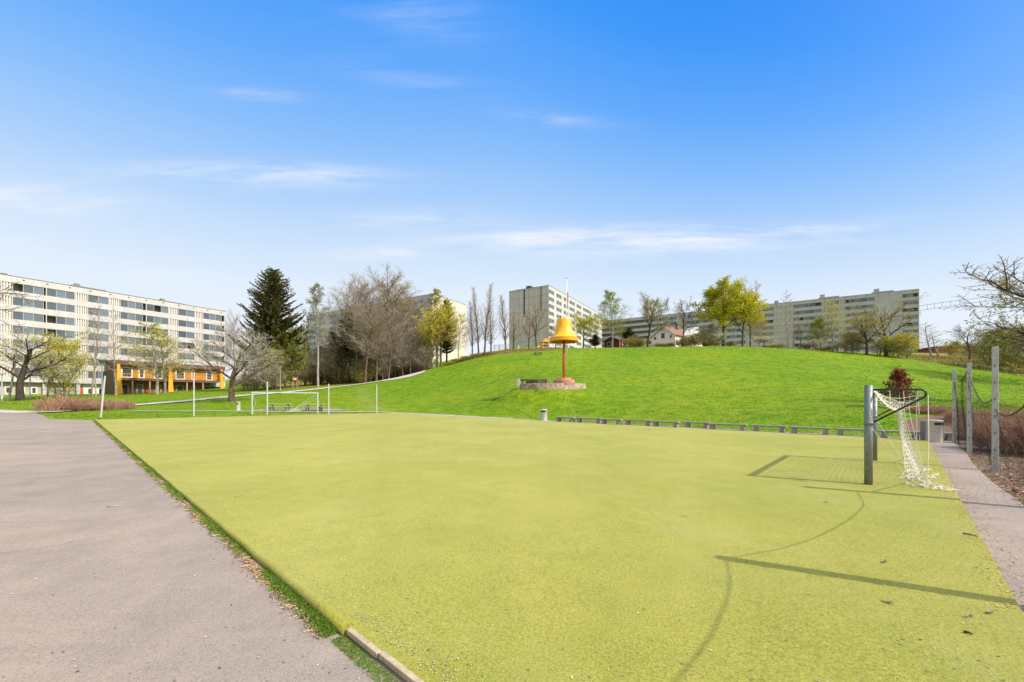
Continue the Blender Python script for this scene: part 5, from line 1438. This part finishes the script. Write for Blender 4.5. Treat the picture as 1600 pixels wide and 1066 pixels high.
# --- right
plant('birch', 1455, 82, 503, 54, 'slim white stemmed birch right of the long block', name='birch_tree')
plant('birch', 1466, 86, 520, 50, 'bare pale tree before the red brown building', name='birch_tree')
plant('brush_yellow', 1487, 84, 533, 26, 'yellow bush before the red brown building', name='bush', cat='bush', leaf='leaf_gold')
plant('bare_dark', 1515, 76, 503, 64, 'dark bare tree on the rough slope at right', name='bare_tree')
plant('brush_green', 1550, 64, 515, 60, 'fresh green bushy tree left of the nearest net post', name='tree')
plant('brush_green', 1578, 68, 512, 62, 'fresh green bushy tree behind the nearest net post', name='tree')
plant('brush_green', 1612, 60, 508, 70, 'fresh green bushy tree at the right picture edge', name='tree')
plant('blossom', 1592, 66, 540, 50, 'white blossoming bush at the right picture edge', name='blossom_tree')
plant('brush_yellow', 1530, 88, 535, 50, 'olive bush behind the dark bare tree', name='bush', cat='bush')
plant('twiggy_big', 1738, 25, 350, 350, 'large budding tree reaching into the picture from the right edge', name='tree', rz=.9)
plant('olive_round', 1735, 46, 380, 260, 'second large budding tree outside the right picture edge', name='tree', rz=2.9)
plant('bare_dark', -190, 30, 270, 262, 'bare tree whose twig tips enter at the left picture edge', name='bare_tree', rz=.4)
# --- shrubs
GH_ = 'reddish bare shrubs of the hedge beside the right path'
hedge = [(1466,23.0,644,62,'reddish shrub at the left end of the hedge behind the near bin'), (1512,20.5,640,60,'reddish hedge shrub between the two farther net posts'), (1548,18.0,640,80,'reddish hedge shrub left of the nearest net post'), (1556,14.6,649,66,'low front hedge shrub between middle and nearest net posts'),
         (1590,16.5,638,96,'reddish hedge shrub right of the nearest net post'), (1612,13.4,648,104,'front hedge shrub at the right picture edge'), (1650,15.5,634,130,'hedge shrub cut by the right picture edge'), (1700,13.0,640,150,'hedge shrub just outside the right picture edge'), (1444,24.0,645,56,'pale reddish shrub behind the goal net')]
for i, (px_, D, yt, w, lab) in enumerate(hedge):
    plant('red_hedge' if i % 2 else 'red_hedge2', px_, D, yt, w, lab, 'shrub', 'hedge_shrub', GH_)
for i, (px_, D, yt, w, lab) in enumerate(((100,41,618,66,'brown twiggy shrub at the left end of the low clump'), (138,41.5,621,50,'brown twiggy shrub in the middle of the low clump'), (175,42,623,56,'brown twiggy shrub at the right end of the low clump by the lamp'))):
    plant('brown_mound', px_, D, yt, w, lab, 'shrub', 'shrub', 'low brown shrubs beside the far left corner')
plant('copper', 1404, 27, 577, 47, 'dark red leaved young bush behind the near goal', 'bush', 'copper_bush')
for i, (px_, yt, w) in enumerate(((700,566,24),(716,560,26),(732,556,28),(748,552,26),(764,549,24))):
    plant('straw_bush', px_, 85, yt, w, 'dry brown bush on the bank beside the golden maple', 'bush', 'bush', 'dry bushes along the bank')
for i, (px_, yt, w) in enumerate(((990,525,34),(1002,530,30),(1030,536,26),(1050,536,26),(1075,525,34),(1090,522,36),(1110,530,30),(1140,534,30),(1215,537,26),(1262,538,26),(1290,540,28))):
    plant(('straw_bush', 'brush_yellow')[i % 2], px_, 91 if px_ < 1200 else 86, yt, w, 'low mixed olive and brown bush in the row along the hill crest', 'bush', 'bush', 'low bushes along the hill crest')
rg_ = np.random.RandomState(8)
nT = 60000
Dt = np.exp(rg_.uniform(np.log(20), np.log(95), nT)); Xt = rg_.uniform(-830, 830, nT)/F*Dt
dl = poly_dist(Xt, Dt, flat_poly)
ii = np.clip(np.searchsorted(xs, Xt)-1, 0, len(xs)-2); jj = np.clip(np.searchsorted(ys, Dt)-1, 0, len(ys)-2)
fa = (Xt-xs[ii])/(xs[ii+1]-xs[ii]); fb = (Dt-ys[jj])/(ys[jj+1]-ys[jj])
Zt = (GZ[jj, ii]*(1-fa)+GZ[jj, ii+1]*fa)*(1-fb)+(GZ[jj+1, ii]*(1-fa)+GZ[jj+1, ii+1]*fa)*fb
ok = (dl > .35) & (rough[jj, ii] < .35) & (dirt[jj, ii] < .3)
for pth in ([hit(*p) for p in ((60,646),(120,641),(205,634),(290,627),(370,619.5),(440,614),(520,605.5),(600,594.5),(640,588.5))], [hit(*p) for p in ((205,643),(300,643.5),(420,644.3),(520,644.6),(610,644.5),(700,650),(800,655.3))], [hit(*p) for p in ((392,642),(540,642))]):
    for a_, b_2 in zip(pth[:-1], pth[1:]):
        dx_, dy_ = b_2[0]-a_[0], b_2[1]-a_[1]
        tt = np.clip(((Xt-a_[0])*dx_+(Dt-a_[1])*dy_)/(dx_*dx_+dy_*dy_), 0, 1)
        ok &= np.hypot(Xt-a_[0]-tt*dx_, Dt-a_[1]-tt*dy_) > 1.9
Xt, Dt, Zt = Xt[ok], Dt[ok], Zt[ok]; n_t = len(Xt)
an_ = rg_.uniform(0, 6.28, n_t); w_ = rg_.uniform(.02, .055, n_t)*(.5+Dt/60); h_ = rg_.uniform(.015, .06, n_t)*(.6+Dt/90)
ca_, sa_ = np.cos(an_)*w_, np.sin(an_)*w_; lx_, ly_ = rg_.uniform(-.05, .05, n_t), rg_.uniform(-.05, .05, n_t)
Vt = np.stack([np.stack([Xt-ca_, Dt-sa_, Zt-.01], -1), np.stack([Xt+ca_, Dt+sa_, Zt-.01], -1), np.stack([Xt+ca_*.5+lx_, Dt+sa_*.5+ly_, Zt+h_*.8], -1), np.stack([Xt-ca_*.4+lx_, Dt-sa_*.4+ly_, Zt+h_], -1)], 1).reshape(-1, 3)
lawn_me = quads_mesh('lawn_grass', Vt, np.arange(4*n_t).reshape(-1, 4), M['lawn_blade'])
lo = bpy.data.objects.new('lawn_grass', lawn_me); col.objects.link(lo); tag(lo, 'short green grass blades over the park slopes', 'grass', kind='stuff')
# rough meadow tufts on the right slope and bank
rt2 = random.Random(5)
def tuft(i):
    if i % 3: px_ = rt2.uniform(1420, 1680); D = rt2.uniform(56, 84)
    else: px_ = rt2.uniform(690, 880); D = rt2.uniform(83, 92)
    x, y = (px_-CX)/F*D, D
    j = int(np.searchsorted(ys, y)); i_ = int(np.searchsorted(xs, x))
    if rough[j, i_] < .45: return None
    z = Hg(x, y); h = rt2.uniform(.12, .5); a = rt2.uniform(0, 6.28); w = rt2.uniform(.02, .07)
    return [(x-math.cos(a)*w, y-math.sin(a)*w, z-.02), (x+math.cos(a)*w, y+math.sin(a)*w, z-.02), (x+rt2.uniform(-.15, .15), y+rt2.uniform(-.15, .15), z+h)]
scatter_mesh('meadow_grass', M['meadow_blade'], tuft, 16000, label='rough dry meadow grass on the upper right slope and the bank', cat='grass')

# ------------------------------------------------------------------ sky, sun, camera
w = bpy.data.worlds.new('World'); scene.world = w; w.use_nodes = True
nt = w.node_tree; bg = nt.nodes['Background']
sky = nt.nodes.new('ShaderNodeTexSky'); sky.sky_type = 'NISHITA'; sky.sun_disc = False
sky.sun_elevation = SUN_EL; sky.sun_rotation = math.atan2(SUN_AZ[0], SUN_AZ[1])
sky.air_density = 1.0; sky.dust_density = 0.6; sky.ozone_density = 2.0
tc = nt.nodes.new('ShaderNodeTexCoord'); sep = nt.nodes.new('ShaderNodeSeparateXYZ')
nt.links.new(tc.outputs['Generated'], sep.inputs[0])
X, Y, Z = sep.outputs
fac = math_(nt, 'ADD', math_(nt, 'ADD', math_(nt, 'MULTIPLY', math_(nt, 'SQRT', math_(nt, 'ADD', math_(nt, 'MULTIPLY', X, X), .03)), .46), math_(nt, 'MULTIPLY', X, .22)), 1.0)
front = math_(nt, 'MULTIPLY', math_(nt, 'ADD', Y, .1), 3.0, True)       # polarised deep blue belongs to the half away from the sun
Zp = math_(nt, 'MULTIPLY', Z, mix(nt, front, (1, 1, 1), fac))
grad = ramp(nt, Zp, [(0.10, C('f2f8ff')), (0.27, C('e4f1ff')), (0.375, C('cbe3ff')), (0.47, C('acd2ff')), (0.565, C('8bc1ff')), (0.66, C('68aeff')), (0.765, C('439cfd')), (0.88, C('2089f8'))])
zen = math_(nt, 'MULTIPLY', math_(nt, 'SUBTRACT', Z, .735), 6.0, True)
grad = mix(nt, zen, grad, (.86, .90, .94))  # zenith above the view made paler, added as fill light
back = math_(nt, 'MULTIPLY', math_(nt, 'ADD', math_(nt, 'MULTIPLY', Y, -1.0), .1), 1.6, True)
grad = mix(nt, back, grad, (.90, .93, .96))  # sky behind the camera brightened, added fill for facades facing it
skyc = mix(nt, 1.0, sky.outputs[0], (0.09, 0.09, 0.09), 'MULTIPLY')
base_c = mix(nt, 0.97, skyc, grad)
# thin cirrus, laid out by compass direction and elevation
Yp = math_(nt, 'MAXIMUM', Y, 0.08)
az = math_(nt, 'DIVIDE', X, Yp); elv = math_(nt, 'DIVIDE', Z, Yp)       # a flat cloud layer with streaks running east-west
cv = nt.nodes.new('ShaderNodeCombineXYZ'); nt.links.new(az, cv.inputs[0]); nt.links.new(elv, cv.inputs[1])
wisp = noise(nt, 3.4, 10, 0.62, cv.outputs[0], (1.0, 7.0, 1), 0.45)
wisp = ramp(nt, wisp, [(0.38, (.03, .03, .03)), (0.50, (.42, .42, .42)), (0.66, (1, 1, 1))])
total = None
AMP = 1.45
for (cx_, cy_, wx, wy, tilt, amp) in ((400,272,170,17,.03,.62),(880,372,190,18,-.03,.62),(1080,376,200,20,-.05,.55),(60,312,130,26,.05,.45),(640,340,100,16,0,.32),(590,396,80,10,0,.5),(650,20,110,45,.1,.12),(640,120,110,18,.15,.11),(410,148,55,9,.05,.35),(860,186,80,9,.08,.25),(40,372,50,8,.1,.2),(1300,360,120,16,-.1,.2),(240,432,60,7,0,.25)):
    u0, v0 = (cx_-CX)/F, (HY-cy_)/F
    dx = math_(nt, 'SUBTRACT', az, u0); dy = math_(nt, 'SUBTRACT', elv, v0)
    dy = math_(nt, 'ADD', dy, math_(nt, 'MULTIPLY', dx, tilt))
    q = math_(nt, 'ADD', math_(nt, 'POWER', math_(nt, 'ABSOLUTE', math_(nt, 'DIVIDE', dx, wx/F)), 2.0), math_(nt, 'POWER', math_(nt, 'ABSOLUTE', math_(nt, 'DIVIDE', dy, wy/F)), 2.0))
    g_ = math_(nt, 'MULTIPLY', math_(nt, 'EXPONENT', math_(nt, 'MULTIPLY', q, -1.0)), amp*AMP)
    total = g_ if total is None else math_(nt, 'ADD', total, g_)
cl = math_(nt, 'MULTIPLY', total, wisp, True)
fin = mix(nt, cl, base_c, (0.97, 0.98, 1.0))
# hazy bright sky around the sun, added to warm the fill light
sdv = nt.nodes.new('ShaderNodeVectorMath'); sdv.operation = 'DOT_PRODUCT'
nt.links.new(tc.outputs['Generated'], sdv.inputs[0])
sdv.inputs[1].default_value = (SUN_AZ[0]*math.cos(SUN_EL), SUN_AZ[1]*math.cos(SUN_EL), math.sin(SUN_EL))
glow = math_(nt, 'POWER', math_(nt, 'MAXIMUM', sdv.outputs['Value'], 0.0), 7.0)
gl = nt.nodes.new('ShaderNodeVectorMath'); gl.operation = 'SCALE'; gl.inputs[0].default_value = (2.0, 1.75, 1.4)
nt.links.new(glow, gl.inputs['Scale'])
fin = mix(nt, 1.0, fin, gl.outputs[0], 'ADD')
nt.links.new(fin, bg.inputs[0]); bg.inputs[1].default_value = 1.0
sun = bpy.data.lights.new('sun', 'SUN'); sun.energy = 5.0; sun.angle = R(.5); sun.color = (1.0, .93, .82)
so = bpy.data.objects.new('sun', sun); col.objects.link(so)
sd_ = Vector((SUN_AZ[0]*math.cos(SUN_EL), SUN_AZ[1]*math.cos(SUN_EL), math.sin(SUN_EL)))
so.rotation_euler = sd_.to_track_quat('Z', 'Y').to_euler(); so.location = (0, 0, 40)
cam = bpy.data.cameras.new('camera'); co = bpy.data.objects.new('camera', cam); col.objects.link(co)
co.location = (0, 0, CAMZ); co.rotation_euler = (R(90), 0, 0)
cam.sensor_width = 36; cam.lens = F/1600*36; cam.shift_y = (HY-533)/1600
cam.clip_end = 9000; cam.clip_start = .05
scene.camera = co
scene.view_settings.view_transform = 'Standard'; scene.view_settings.look = 'None'
scene.view_settings.exposure = 0; scene.view_settings.gamma = 1
scene.cycles.max_bounces = 5; scene.cycles.transparent_max_bounces = 4
try: scene.cycles.use_denoising = True
except Exception: pass
